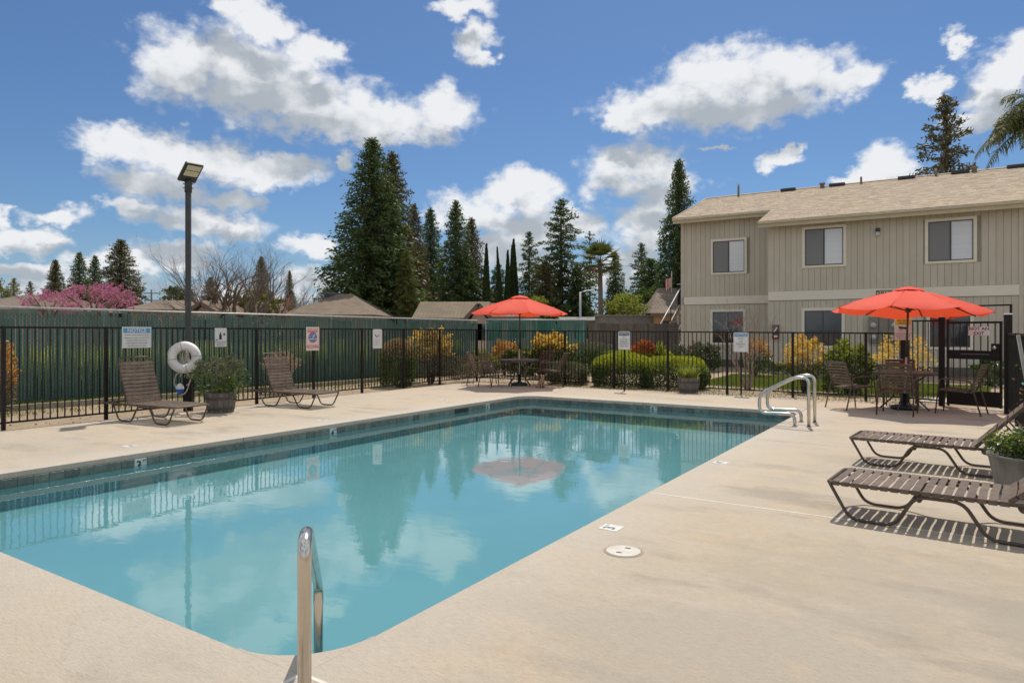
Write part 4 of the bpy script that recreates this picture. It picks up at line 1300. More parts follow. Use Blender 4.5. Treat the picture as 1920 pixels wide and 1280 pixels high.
q = [TS(-3.5, 2.75), TS(8, 2.75), TS(8, 5.4), TS(-3.5, 5.4)]
blades('weeds', q, 3200, .06, .015, 'grass')
b = MB()
rr = random.Random(11)
cl_m = mat('earth_clod', (.36, .275, .185), (.30, .22, .145), 20, .95, island=.3)
for k in range(200):
    t_, s_ = (rr.uniform(-3.6, 8), rr.uniform(2.7, 5.2)) if k % 2 else (rr.uniform(-5.4, -3.75), rr.uniform(-9, 3))
    p = TS(t_, s_)
    r = rr.uniform(.008, .022)
    b.lathe([(0, -.03), (r, -.02), (r * .8, r * .4 - .02), (0, r * .6 - .02)], 5, (p.x, p.y, 0), False, rr.random())
b.build('clods', cl_m, None, kind='stuff')

# ------------------------------------------------------------------ shrubs of the planting beds
shrub('shrub', 'orange brown shrub at the far left edge behind the iron pickets', 6, 772, 46, 640, 'dusk', 2600, .06, 'orange', .6, depth=1, ns=6)
def twiggy(name, label, base, h, r, n, m, leaf=None, leafn=0, cat='shrub', lsize=.05):
    o = thing(name, label, cat, base)
    b = MB()
    tips = []
    rd = random.Random(hash(label) % 1000)
    for k in range(n):
        a, q = rd.uniform(0, 6.28), rd.random() ** .6
        top = Vector((q * r * math.cos(a), q * r * math.sin(a), h * rd.uniform(.75, 1.05) * (1 - .25 * q * q)))
        mid = Vector((top.x * .45 + rd.uniform(-.05, .05), top.y * .45 + rd.uniform(-.05, .05), top.z * .5))
        b.tube([(top.x * .1, top.y * .1, 0), mid, top], [.009, .006, .002], 4)
        for j in range(5):
            f = rd.uniform(.3, .95)
            s0 = mid.lerp(top, f)
            e = s0 + Vector((rd.uniform(-.13, .13), rd.uniform(-.13, .13), rd.uniform(.03, .16)))
            b.tube([s0, e], [.004, .0015], 3)
            tips.append(e)
    b.build('stems', m, o)
    if leafn:
        t_ = np.array([tuple(x) for x in tips])
        idx = rng.integers(0, len(t_), leafn)
        pos = t_[idx] + rng.normal(0, .035, (leafn, 3))
        put('foliage', leaf_mesh('foliage', pos, rng.normal(size=(leafn, 3)), lsize * rng.uniform(.6, 1.2, leafn), lsize * .5, LM[leaf]), o)
    return o
twiggy('dry_shrub', 'dry leafless twiggy shrub between the second lounger and the fence', G(528, 735), 1.02, .48, 120, twig, 'dry', 900)
shrub('shrub', 'clipped yellow green shrub with brown top under the narrow rules sign', 745, 724, 74, 640, 'green', 8000, .06, 'dry', .22, e=3, ns=6, depth=.7)
shrub('nandina', 'tall orange topped nandina left of the lavender mound', 808, 718, 74, 617, 'dusk', 2400, .06, None, lift=.05, ns=10, rough=.15)
shrub('nandina', 'rounded bright orange nandina crown at the left fence', 808, 717, 80, 617, 'dusk', 3400, .07, 'gold', .72, lift=.36, ns=6, rough=.2, depth=.9)
shrub('lavender', 'low grey pink lavender mound at the far left fence corner', 862, 715, 84, 668, 'dusk', 7000, .06, 'dusk', .3, ns=0, depth=.9, asp=.25)
shrub('nandina', 'orange nandina behind the far umbrella pole', 947, 700, 54, 641, 'dusk', 2600, .09, 'orange', .6, lift=.2, Y=23.6)
shrub('shrub', 'soft green mound behind the far table', 985, 700, 78, 652, 'green', 8000, .075, 'grass', .3, ns=0, Y=23.2)
shrub('photinia', 'dark glossy shrub with golden tips right of the far umbrella', 1036, 696, 84, 628, 'dark', 6500, .11, 'gold', .30, ns=5, Y=22.2, asp=.5)
shrub('boxwood', 'rounded clipped shrub in front of the wooden fence', 1105, 694, 88, 643, 'hedge', 9000, .07, 'sage', .22, e=2.6, ns=0, Y=23.8)
shrub('rosemary', 'low grey green mound just behind the far chairs', 1066, 722, 76, 680, 'sage', 9000, .065, 'sage', .3, e=3.2, ns=0, Y=19.5, asp=.3)
shrub('hedge', 'clipped hedge with lime top left of the sign post hedge gap', 1163, 722, 104, 663, 'hedge', 15000, .058, 'lime', .32, e=4, ns=0, Y=18.75, rough=.10, shell=.25, depth=.75)
shrub('hedge', 'clipped hedge with lime top beside the grass barrel', 1264, 724, 122, 668, 'hedge', 15500, .058, 'lime', .32, e=4, ns=0, Y=18.15, rough=.10, shell=.25, depth=.65)
shrub('photinia', 'red orange topped photinia near the foot of the stairs', 1207, 690, 56, 640, 'dark', 3000, .09, 'redtip', .48, ns=0, Y=24.8)
def strappy(name, label, base, h, r, n, key, cat, wd=.03, bend=.6):
    o = thing(name, label, cat, base)
    vs, fs = [], []
    for k in range(n):
        a = random.uniform(0, 6.28)
        l = h * random.uniform(.6, 1.15)
        rr_ = r * random.uniform(.15, 1)
        sx, sy = -math.sin(a) * wd / 2, math.cos(a) * wd / 2
        o0 = len(vs)
        ox, oy = random.gauss(0, r * .18), random.gauss(0, r * .18)
        for i in range(5):
            f = i / 4
            d_ = rr_ * f ** 1.6
            z = l * (f - bend * rr_ / r * f ** 2.6 * .6)
            w_ = 1 - f ** 2 * .9
            vs += [(ox + d_ * math.cos(a) + sx * w_, oy + d_ * math.sin(a) + sy * w_, z), (ox + d_ * math.cos(a) - sx * w_, oy + d_ * math.sin(a) - sy * w_, z)]
        for i in range(4):
            fs.append((o0 + 2 * i, o0 + 2 * i + 1, o0 + 2 * i + 3, o0 + 2 * i + 2))
    MB().add(vs, fs, True).build('leaves', LM[key], o)
    return o
strappy('agapanthus', 'upright bright green strap leaves beside the stair foot', Vector(((1237 - 960) / F * 24.6, 24.6, .45)), .75, .42, 60, 'bright', 'plant', .05)
shrub('shrub', 'pale leaved shrub in front of the stairs', 1272, 696, 48, 650, 'sage', 2600, .08, None, ns=4, Y=26)
shrub('shrub', 'dark green shrub under the left ground floor window', 1322, 695, 58, 645, 'dark', 4200, .09, 'sage', .3, ns=4, Y=25.4)
shrub('nandina', 'small rust red nandina at the corner of the building', 1302, 690, 30, 643, 'redtip', 1500, .07, None, ns=2, Y=27)
shrub('nandina', 'rust orange nandina behind the bare crape myrtle', 1416, 697, 56, 632, 'dark', 2600, .07, 'orange', .45, ns=5, Y=22.4, lift=.1)
shrub('nandina', 'golden nandina in front of the wall right of the crape myrtle', 1510, 738, 84, 634, 'green', 4400, .06, 'gold', .62, lift=.22, ns=22, Y=16.9, rough=.3)
shrub('shrub', 'loose green and cream shrub between the two golden nandinas', 1592, 744, 92, 645, 'green', 5200, .09, 'bright', .26, ns=8, Y=16.4, rough=.32)
shrub('nandina', 'golden nandina behind the right umbrella pole', 1694, 738, 112, 632, 'green', 2400, .06, 'gold', .72, ns=14, Y=16.3, rough=.28, lift=.12)
shrub('shrub', 'dark shrub seen through the gate against the wall', 1858, 712, 60, 672, 'dark', 2600, .08, None, ns=4, Y=18.6)
shrub('shrub', 'low green plants at the foot of the wall behind the fence', 1440, 702, 60, 678, 'hedge', 1800, .06, None, ns=0, Y=24.2)

shrub('shrub', 'broad low yellow olive shrub between the clipped shrub and the lavender mound', 905, 700, 60, 660, 'green', 2600, .08, 'bright', .4, ns=3, Y=22.6)
shrub('hedge', 'long dark clipped hedge running under the wooden fence', 1190, 690, 150, 656, 'hedge', 8000, .09, 'lime', .25, e=4, ns=0, Y=25.2, rough=.12, shell=.2, depth=.35)
# bare crape myrtle
def branch(b, p, d, l, r, depth, rd, tips=None, spread=.5, up=.12, n=6, segs=3):
    pts, rs = [p], [r]
    q, e = p.copy(), d.copy()
    for i in range(segs):
        e = (e + Vector((rd.gauss(0, .13), rd.gauss(0, .13), rd.gauss(0, .08) + up * .4))).normalized()
        q = q + e * l / segs
        pts.append(q.copy())
        rs.append(r * (1 - .42 * (i + 1) / segs))
    b.tube(pts, rs, max(3, n), caps=False)
    if depth <= 0:
        if tips is not None:
            tips.append(q)
        return
    k = rd.choice((2, 2, 3, 3))
    for j in range(k):
        f = rd.uniform(.45, 1) if j else 1.0
        i = min(segs, max(1, int(round(f * segs))))
        dd = (e + Vector((rd.gauss(0, spread), rd.gauss(0, spread), rd.gauss(0, spread * .6) + up))).normalized()
        branch(b, pts[i], dd, l * rd.uniform(.6, .85), rs[i] * rd.uniform(.6, .78), depth - 1, rd, tips, spread, up, n - 1, segs)
cm = thing('crape_myrtle', 'bare multi trunk crape myrtle behind the far fence', 'tree', G(1402, 727))
rd = random.Random(5)
for k, a in enumerate((0.2, 1.4, 2.6, 3.7, 5.0)):
    b = MB()
    branch(b, Vector((.06 * math.cos(a), .06 * math.sin(a), -.02)), Vector((.42 * math.cos(a), .3 * math.sin(a), 1)).normalized(), .95, .034, 4, rd, None, .42, .16, 6)
    b.build('trunk', mat('crape_bark', (.25, .185, .14), (.36, .28, .22), 9, .7), cm)

# ------------------------------------------------------------------ potted plants
barrelm = mat('grey_barrel_stave', (.12, .105, .095), (.17, .15, .135), 8, .75, rnd=.2, stretch=(5, 5, .6), bump=.3, bscale=25)
hoopm = mat('barrel_hoop', (.05, .045, .042), (.09, .075, .065), 16, .6)
def barrel(name, label, base, r0, r1, h, n=16, group=None):
    o = thing(name, label, 'planter', base, random.uniform(0, 1), group)
    for k in range(n):
        a0, a1 = 2 * math.pi * k / n + .012, 2 * math.pi * (k + 1) / n - .012
        vs = []
        for (r, z) in ((r0, 0), ((r0 + r1) / 2 + .008, h * .5), (r1, h), (r1 - .022, h), (r1 - .022, h * .8)):
            vs += [(r * math.cos(a0), r * math.sin(a0), z), (r * math.cos(a1), r * math.sin(a1), z)]
        MB().add(vs, [(2 * i, 2 * i + 1, 2 * i + 3, 2 * i + 2) for i in range(4)]).build('stave', barrelm, o)
    for f in (.22, .72):
        r = r0 + (r1 - r0) * f + .010
        MB().lathe([(r - .004, h * f - .02), (r, h * f - .02), (r + .002, h * f + .02), (r - .004, h * f + .02)], 24).build('hoop', hoopm, o)
    MB().disc(r1 - .02, h * .86, 24).disc(r0 - .002, .01, 24).lathe([(r0 - .01, .0), (r1 - .03, h * .86)], 24).build('soil', soil, o)
    return o
p = G(414, 772)
barrel('tub_planter', 'dark round tub holding the leafy shrub by the life ring', p, .225, .28, .37, 18)
shrub('potted_shrub', 'spreading grey green shrub growing in the dark tub by the life ring', 0, 0, 92, 668, 'green', 3600, .055, 'sage', .35, base=(p.x, p.y, .22), ns=18, rough=.3, asp=.45, depth=.95)
p = G(1291, 736)
barrel('barrel_planter', 'grey half barrel with a grassy plant at the far fence', p, .215, .27, .37, 16)
strappy('grassy_plant', 'arching yellow green grass growing in the grey half barrel', Vector((p.x, p.y, .3)), .52, .50, 190, 'bright', 'plant', .014, .9)
p = Vector((4.73, 6.22, 0))
tubm = mat('weathered_grey_tub', (.20, .19, .17), (.12, .115, .10), 5, .85, bump=.35, bscale=22, stretch=(1, 1, .5))
o = thing('tub_planter', 'big weathered grey tub at the right edge between the loungers', 'planter', p)
MB().lathe([(.25, 0), (.27, .05), (.315, .285), (.326, .335), (.340, .34), (.340, .368), (.32, .368), (.305, .31), (.05, .305), (0, .31)], 40).build('tub', tubm, o)
MB().disc(.306, .312, 28).build('soil', soil, o)
o = thing('potted_shrub', 'glossy leaved shrub with yellow tips in the big grey tub', 'shrub', p + Vector((0, 0, .31)))
b = MB()
tips = []
rd = random.Random(21)
for k in range(26):
    a = rd.uniform(0, 6.28)
    branch(b, Vector((.05 * math.cos(a), .05 * math.sin(a), 0)), Vector((.9 * math.cos(a), .9 * math.sin(a), .5)).normalized(), rd.uniform(.09, .15), .006, 2, rd, tips, .35, .1, 4, 2)
b.build('stems', darktwig, o)
tt = np.array([tuple(t_) for t_ in tips])
idx = rng.integers(0, len(tt), 3300)
pos = tt[idx] + rng.normal(0, .033, (3300, 3))
dr = rng.normal(size=(3300, 3)) + np.array([0, 0, .4])
put('foliage', leaf_mesh('foliage', pos[:2400], dr[:2400], .046 * rng.uniform(.7, 1.3, 2400), .021, LM['dark']), o)
put('new_growth', leaf_mesh('new_growth', pos[2400:] + np.array([0, 0, .02]), dr[2400:], .042, .018, LM['bright']), o)
st = thing('young_tree', 'slim staked young tree with red green leaves in the big tub', 'tree', p + Vector((.20, .02, .31)))
b = MB()
branch(b, Vector((0, 0, 0)), Vector((.02, .02, 1)), 1.0, .012, 0, random.Random(4), None, .3)
b.build('trunk', darktwig, st)
pos = np.array([.04, .03, .72]) + rng.normal(0, 1, (1240, 3)) * np.array([.09, .09, .16])
put('foliage', leaf_mesh('foliage', pos[:820], rng.normal(size=(820, 3)), .036, .016, LM['green']), st)
put('new_growth', leaf_mesh('new_growth', pos[820:], rng.normal(size=(420, 3)), .036, .016, LM['redtip']), st)
sk = thing('plant_stake', 'pale grey wooden stake with a green tie at the right edge', 'stake', p + Vector((.06, -.02, .27)))
MB().tube([(0, 0, 0), (-.055, .03, .55), (-.135, .08, 1.19)], [.017, .016, .015], 8).build('pole', mat('grey_stake', (.30, .29, .26), (.22, .21, .19), 9, .8), sk)
MB().tube([(.03 * math.cos(k) - .085, .03 * math.sin(k) + .045, .74 + .01 * math.sin(k)) for k in [2 * math.pi * i / 14 for i in range(14)]], .006, 5, True).build('tie', mat('green_tie', (.02, .30, .18)), sk)
# ------------------------------------------------------------------ beige apartment building
BO = Vector((9.73, 25.9, 0))
BA = R(32)
e1 = Vector((math.cos(BA), -math.sin(BA), 0))
e2 = Vector((math.sin(BA), math.cos(BA), 0))
bl = put('apartment_building', None, None, BO, (0, 0, -BA), label='two storey beige apartment building with vertical siding and brown shingle roof', category='building')
siding = mat('beige_siding', (.56, .505, .395), (.53, .48, .375), 3, .8, rnd=.035, stretch=(1, 1, .5), bump=.15, bscale=50)
trim = mat('cream_trim', (.78, .72, .59), (.74, .68, .55), 4, .6)
bandm = mat('cream_band', (.78, .72, .60), (.74, .68, .56), 3, .65, stretch=(.6, 1, 4))
jointm = mat('siding_joint', (.34, .30, .235), None, rough=.9)
screenm = mat('insect_screen', (.20, .20, .198), (.22, .22, .218), 30, .6)
blindm = mat('white_blind', (.74, .74, .73), (.68, .69, .69), 60, .12, stretch=(.01, .01, 1), coat=.6)
darkglass = mat('dark_glass', (.03, .034, .038), None, rough=.06, spec=.8, coat=.5)
alum = mat('window_aluminium', (.07, .068, .065), None, rough=.4)
SETB = 2.4
def facade(u, v, y0):
    """building coordinates of a pixel on the wall plane y = y0"""
    k = (u - 960) / F
    b0 = BO + e2 * y0
    x = (k * b0.y - b0.x) / (e1.x - k * e1.y)
    Y = (b0 + e1 * x).y
    return x, CH + (HZ - v) * Y / F
def wins(rects, y0):
    out = []
    for (u0, u1, v0, v1, kind) in rects:
        um, vm = (u0 + u1) / 2, (v0 + v1) / 2
        x0, x1 = facade(u0, vm, y0)[0], facade(u1, vm, y0)[0]
        z1, z0 = facade(um, v0, y0)[1], facade(um, v1, y0)[1]
        out.append((x0, x1, z0, z1, kind))
    return out
def boards(x0, x1, z0, z1, y0, holes, pitch=.203):
    n = max(1, round((x1 - x0) / pitch))
    for i in range(n):
        a, c = x0 + (x1 - x0) * i / n, x0 + (x1 - x0) * (i + 1) / n
        spans = [(z0, z1)]
        for (h0, h1, g0, g1, _) in holes:
            if h0 + .05 < c and h1 - .05 > a:
                spans = [s for (p, q) in spans for s in ((p, min(q, g0)), (max(p, g1), q)) if s[1] - s[0] > .02]
        for (h0, h1, g0, g1, _) in holes:
            for (p_, q_) in ((a, h0), (h1, c)):
                if a - .001 < p_ and q_ < c + .001 and .015 < q_ - p_ < c - a - .001 and h0 + .05 < c and h1 - .05 > a:
                    MB().box(p_ + .005, q_ + .02, y0, y0 + .0195, g0 + .002, g1 - .002).build('siding_board', siding, bl)
        for (p, q) in spans:
            MB().box(a + .005, c - .005, y0, y0 + .02, p, q).build('siding_board', siding, bl)
def window(x0, x1, z0, z1, y0, kind):
    f = .10
    tr = MB()
    ou = [(x0, z0), (x1, z0), (x1, z1), (x0, z1)]
    iu = [(x0 + f, z0 + f * .8), (x1 - f, z0 + f * .8), (x1 - f, z1 - f), (x0 + f, z1 - f)]
    vs = [(x, y, z) for y in (y0 - .03, y0 + .01) for q in (ou, iu) for x, z in q]
    fs = []
    for k in range(4):
        j = (k + 1) % 4
        fs += [(k, j, 4 + j, 4 + k), (8 + k, 12 + k, 12 + j, 8 + j), (k, 8 + k, 8 + j, j), (4 + k, 4 + j, 12 + j, 12 + k)]
    tr.add(vs, fs)
    o = tr.build('window', trim, bl)
    a, c, p, q = x0 + f, x1 - f, z0 + f * .8, z1 - f
    m = (a + c) / 2
    s = MB()
    for (u0, u1, w0, w1) in ((a, c, q - .035, q), (a, c, p, p + .035), (a, a + .03, p + .035, q - .035), (c - .03, c, p + .035, q - .035), (m - .025, m + .025, p + .035, q - .035)):
        s.box(u0, u1, y0 - .01, y0 + .05, w0, w1)
    s.build('sash', alum, o)
    l, r = (screenm, blindm) if kind == 'up' else (darkglass, darkglass)
    MB().box(a + .03, m - .025, y0 + .002, y0 + .008, p + .035, q - .035).build('pane', l, o)
    MB().box(m + .025, c - .03, y0 + .011, y0 + .018, p + .035, q - .035).build('pane', r, o)
XR = 7.66
EZ = 5.64                                         # eave of the front part
wr = wins([(1504, 1587, 423, 501, 'up'), (1734, 1832, 408, 493, 'up'), (1503, 1584, 577, 652, 'low'), (1737, 1826, 572, 655, 'low')], 0)
wl = wins([(1332.5, 1400.5, 447, 514, 'up'), (1332, 1398, 580, 646, 'low')], SETB)
xl = facade(1279, 500, SETB)[0]
BZ0, BZ1 = 2.64, 2.98
ELZ = EZ + SETB / 3
def wall_part(x0, x1, y0, ez, ws, z0=.28):
    MB().box(x0, x1, y0 + .021, y0 + .2, 0, ez).build('wall', jointm, bl)
    boards(x0, x1, z0, BZ0 - .02, y0, ws)
    boards(x0, x1, BZ1 + .01, ez - .02, y0, ws)
    MB().box(x0, x1, y0 - .03, y0 + .021, BZ0, BZ1).build('band', bandm, bl)
    MB().box(x0, x1, y0 + .005, y0 + .021, .0, z0 - .01).build('foundation', mat('foundation_grey', (.14, .125, .105), (.10, .09, .075), 6, .9), bl)
    for wdw in ws:
        window(wdw[0], wdw[1], wdw[2], wdw[3], y0, wdw[4])
wall_part(0, XR, 0, EZ + .05, wr)
wall_part(xl, -.0, SETB, ELZ + .05, wl)
wall_part(XR + .12, 13.5, .55, EZ + .22, [])
for (x, y, ez) in ((xl - .02, SETB - .02, ELZ), (XR, -.02, EZ)):
    MB().box(x - .005, x + .11, y - .01, y + .10, .05, ez).build('corner_trim', siding, bl)
MB().box(-.02, 0.004, .0, SETB, .1, EZ).build('return_wall', siding, bl)
MB().box(xl - .06, xl - .021, SETB, 9.5, 0, ELZ).build('end_wall', siding, bl)
# gable triangle of the end wall
YR, SL = SETB + 4.8, 1 / 3
g_ = MB().add([(xl - .04, SETB, ELZ), (xl - .04, 2 * YR - SETB, ELZ), (xl - .04, YR, ELZ + (YR - SETB) * SL)], [(0, 1, 2)])
g_.build('gable', siding, bl)
# roof: deck plane, shingle courses, fascia, vents
OH = .38
def roof_z(y):
    return EZ + .10 + y * SL
RX0, RX1 = xl - .28, 14
rf = MB()
def slab(x0, x1, y0, y1):
    rf.add([(x0, y0, roof_z(y0) - .10), (x1, y0, roof_z(y0) - .10), (x1, y1, roof_z(y1) - .10), (x0, y1, roof_z(y1) - .10), (x0, y0, roof_z(y0)), (x1, y0, roof_z(y0)), (x1, y1, roof_z(y1)), (x0, y1, roof_z(y1))],
           [(3, 2, 1, 0), (4, 5, 6, 7), (0, 1, 5, 4), (1, 2, 6, 5), (2, 3, 7, 6), (3, 0, 4, 7)])
slab(-.28, XR + .32, -OH, SETB - OH)
slab(RX0, RX1, SETB - OH, YR)
slab(XR + .321, RX1, .55 - OH, SETB - OH)
rf.add([(RX0, YR, roof_z(YR)), (RX1, YR, roof_z(YR)), (RX1, 2 * YR, roof_z(0)), (RX0, 2 * YR, roof_z(0))], [(0, 1, 2, 3)])
roof = rf.build('roof', mat('roof_felt', (.13, .11, .09)), bl)
shm = leafmat('asphalt_shingle', [(.43, .34, .25), (.40, .315, .24), (.46, .37, .26), (.42, .335, .275), (.47, .385, .25), (.38, .295, .225)], 0, .9)
b = MB()
course = .145 / math.sqrt(1 + SL * SL)
y = -OH - .02
row = 0
while y < YR:
    segs = [(-.30, XR + .34)] if y < .55 - OH else ([(-.30, RX1)] if y < SETB - OH - .01 else [(RX0 - .02, RX1)])
    for (x0, x1) in segs:
        x = x0 - random.uniform(0, .2)
        while x < x1:
            l = random.choice((.14, .2, .27, .33))
            a, c = max(x, x0), min(x + l, x1)
            if c - a > .02:
                th = random.choice((.005, .008, .011))
                z0_, z1_ = roof_z(y) + .004, roof_z(y + course * 1.1) + .004
                yy = y + random.uniform(-.006, .006)
                b.add([(a, yy, z0_ + th), (c - .006, yy, z0_ + th), (c - .006, y + course * 1.1, z1_), (a, y + course * 1.1, z1_), (a, yy, z0_ - .003), (c - .006, yy, z0_ - .003)],
                      [(0, 1, 2, 3), (4, 5, 1, 0), (1, 5, 2), (0, 3, 4)])
            x += l
    y += course
    row += 1
b.build('shingle', shm, roof, kind='stuff')
b = MB()
for k in range(int((RX1 - RX0) / .3)):
    x = RX0 + k * .3
    b.add([(x, YR - .13, roof_z(YR) - .01), (x + .295, YR - .13, roof_z(YR) - .01), (x + .295, YR, roof_z(YR) + .045), (x, YR, roof_z(YR) + .045), (x, YR + .13, roof_z(YR) - .01), (x + .295, YR + .13, roof_z(YR) - .01)], [(0, 1, 2, 3), (3, 2, 5, 4)])
b.build('ridge_shingle', shm, roof, kind='stuff')
fm_ = mat('cream_gutter', (.58, .52, .37), (.54, .48, .34), 4, .5)
def gutter(x0, x1, y, z):
    q = MB()
    pr = [(y, z - .06), (y - .012, z + .0), (y - .10, z + .02), (y - .115, z + .085), (y - .10, z + .09), (y - .0, z + .09)]
    vs = [(x0, a, c) for a, c in pr] + [(x1, a, c) for a, c in pr]
    n = len(pr)
    q.add(vs, [(k, k + 1, n + k + 1, n + k) for k in range(n - 1)] + [tuple(range(n)), tuple(reversed(range(n, 2 * n)))])
    q.build('gutter', fm_, bl)
    MB().box(x0, x1, y + .002, y + .022, z - .11, z + .07).build('fascia', fm_, bl)
gutter(-.28, XR + .32, -OH - .03, roof_z(-OH) - .13)
gutter(RX0, -.285, SETB - OH - .03, roof_z(SETB - OH) - .13)
gutter(XR + .33, RX1, .55 - OH - .03, roof_z(.55 - OH) - .13)
MB().bar((RX0 - .012, SETB - OH - .03, roof_z(SETB - OH) - .04), (RX0 - .012, YR, roof_z(YR) - .04), .022, .15).build('rake_board', fm_, bl)
MB().box(-.28, XR + .32, -OH + .0, 0, EZ - .045, EZ - .03).build('soffit', trim, bl)
MB().box(RX0, -.28, SETB - OH, SETB, ELZ - .045, ELZ - .03).build('soffit', trim, bl)
ventm = mat('roof_vent_dark', (.03, .026, .024), (.05, .045, .04), 10, .6)
pipem = mat('vent_pipe', (.16, .13, .11), (.20, .17, .145), 10, .6)
def ridge_x(u):
    k = (u - 960) / F
    b0 = BO + e2 * YR
    return (k * b0.y - b0.x) / (e1.x - k * e1.y)
for u in (1480, 1571, 1700, 1800, 1905):
    x = ridge_x(u)
    MB().box(x - .32, x + .32, YR - .42, YR - .10, roof_z(YR - .42) + .05, roof_z(YR - .10) + .06).build('roof_vent', ventm, roof)
for (u, hgt, r) in ((1388, .58, .05), (1616, .30, .045), (1755, .30, .05)):
    MB().tube([(ridge_x(u), YR - .35, roof_z(YR - .4)), (ridge_x(u), YR - .35, roof_z(YR) + hgt - .1)], r, 10).build('vent_pipe', pipem, roof)
for u in (1544, 1826):
    x = ridge_x(u)
    MB().lathe([(.10, -.1), (.09, .16), (.13, .17), (.13, .22), (0, .24)], 12, (x, YR - .4, roof_z(YR - .4))).build('turbine_cap', pipem, roof)
# wall fittings
x, z = facade(1646, 436, 0)
o = MB().bbox(x - .07, x + .07, -.12, -.002, z + .02, z + .15, .02).build('wall_light', bronze, bl)
MB().bbox(x - .06, x + .06, -.11, -.02, z - .12, z + .018, .015).build('lens', mat('frosted_lens', (.55, .54, .48), rough=.3), o)
x0, z1 = facade(1643, 544.5, 0)
x1, z0 = facade(1673, 556, 0)
o = MB().bbox(x0, x1, -.05, -.032, z0, z1, .004).build('number_plate', mat('plate_brown', (.13, .085, .055)), bl)
MB().box(x0 + .03, x1 - .03, -.053, -.0505, z0 + .03, z1 - .03).build('plate_face', mat('plate_face', (.66, .56, .42)), o)
lettering('2917', .20, mat('brown_paint', (.07, .035, .02)), o, ((x0 + x1) / 2, -.055, (z0 + z1) / 2 - .005), .02, 1.12)
x, z = facade(1455, 622, 0)
o = MB().bbox(x - .11, x + .11, -.14, -.002, z - .26, z + .26, .01).build('extinguisher_cabinet', mat('cabinet_red', (.22, .035, .025), (.16, .03, .02), 9, .4), bl)
MB().box(x - .085, x + .085, -.145, -.1405, z - .05, z + .22).build('glass_front', darkglass, o)
MB().bar((x - .06, -.148, z - .02), (x + .07, -.148, z + .17), .003, .05).box(x - .08, x + .08, -.149, -.147, z - .20, z - .13).build('label_strip', signw, o)
meterm = mat('meter_grey', (.24, .215, .17), (.21, .19, .15), 5, .5)
for (u0, u1) in ((1629, 1648), (1648.5, 1667), (1667.5, 1688)):
    a, c = facade(u0, 614, 0)[0], facade(u1, 614, 0)[0]
    zt, zb = facade(u0, 594, 0)[1], facade(u0, 642, 0)[1]
    o = MB().bbox(a, c, -.18, -.002, zb, zt, .01).build('meter_box', meterm, bl)
    if u0 != 1648.5:
        for zz in (zt - .30, zt - .72):
            MB().lathe([(.10, 0), (.10, .06), (.08, .10), (0, .11)], 18).build('meter', mat('meter_glass', (.45, .45, .42), rough=.15), o, ((a + c) / 2, -.181, zz), (R(90), 0, 0))
    else:
        MB().bbox(a + .03, c - .03, -.192, -.181, zt - .5, zt - .06, .004).build('panel_door', meterm, o)

# ------------------------------------------------------------------ outside stair left of the building
sto = BO + e1 * (xl - .98) + e2 * (SETB - .1)
stair = thing('outside_stair', 'outside stair with pale handrail climbing beside the beige building', 'stairs', sto, -BA)
stm = mat('stair_tread', (.30, .27, .22), (.24, .21, .17), 8, .85)
NS = 15
for k in range(NS):
    MB().box(-.42, .52, k * .28, k * .28 + .30, .18 * k + .12, .18 * k + .18).build('tread', stm, stair)
for x in (-.46, .56):
    MB().bar((x, -.1, .0), (x, NS * .28, NS * .18), .05, .25).build('stringer', mat('stringer_paint', (.34, .31, .26)), stair)
MB().tube([(-.46, -.15, .86), (-.46, NS * .28, NS * .18 + .92)], .03, 8).build('handrail', mat('pale_rail', (.55, .55, .55), rough=.4), stair)
MB().tube([(.50, .5, .3 + .86), (.50, NS * .28, NS * .18 + .92)], .025, 8).build('handrail', mat('pale_rail', (.55, .55, .55), rough=.4), stair)
for y in (0, 1.4, 2.8, 4.2):
    MB().bar((-.46, y, y * .643), (-.46, y, y * .643 + .95), .035, .035).build('baluster', black, stair)
yl = NS * .28
MB().box(-.6, .62, yl, yl + 1.6, 2.62, 2.76).build('landing', mat('landing_board', (.30, .27, .21)), stair)
b = MB().bar((-.6, yl, 3.85), (-.6, yl + 1.6, 3.85), .05, .05).bar((-.6, yl, 2.85), (-.6, yl + 1.6, 2.85), .04, .04).bar((-.6, yl, 3.85), (.6, yl, 3.85), .05, .05).bar((-.6, yl + .8, 2.76), (-.6, yl + .8, 3.85), .05, .05)
b.build('landing_rail', mat('rail_grey', (.3, .33, .36)), stair)
for k in range(12):
    MB().bar((-.6 + .1 * k, yl - .01, 2.76), (-.6 + .1 * k, yl - .01, 3.84), .018, .018).build('baluster', black, stair)
MB().box(-.585, .56, yl + .03, yl + .04, 2.8, 3.82).build('privacy_cloth', mat('dark_cloth', (.012, .022, .028), rough=.9), stair)
for (x, y) in ((-.58, yl + .05), (-.58, yl + 1.5)):
    MB().bar((x, y, 0), (x, y, 2.62), .09, .09).build('post', siding, stair)
fp = P(1259, 512, (sto + e2 * yl).y)
flag = thing('flag', 'small red and white striped flag hanging on the stair landing', 'flag', Vector((fp.x, fp.y - .05, fp.z)))
MB().tube([(0, 0, -.95), (0, 0, .05)], .018, 8).lathe([(0, .04), (.035, .07), (0, .10)], 8).build('pole', mat('pale_rail', (.5, .5, .5)), flag)
for k in range(7):
    x0, x1 = -.32 + .043 * k, -.32 + .043 * (k + 1)
    MB().add([(x0, .02 * math.sin(k * 1.7), -.9 + .03 * k), (x1, .02 * math.sin((k + 1) * 1.7), -.87 + .03 * k), (x1, .02 * math.sin((k + 1) * 1.7) + .02, -.28 + .01 * k), (x0, .02 * math.sin(k * 1.7) + .02, -.33 + .01 * k)], [(0, 1, 2, 3)]).build('stripe', mat('flag_red', (.45, .03, .04)) if k % 2 == 0 else mat('flag_white', (.65, .62, .6)), flag)

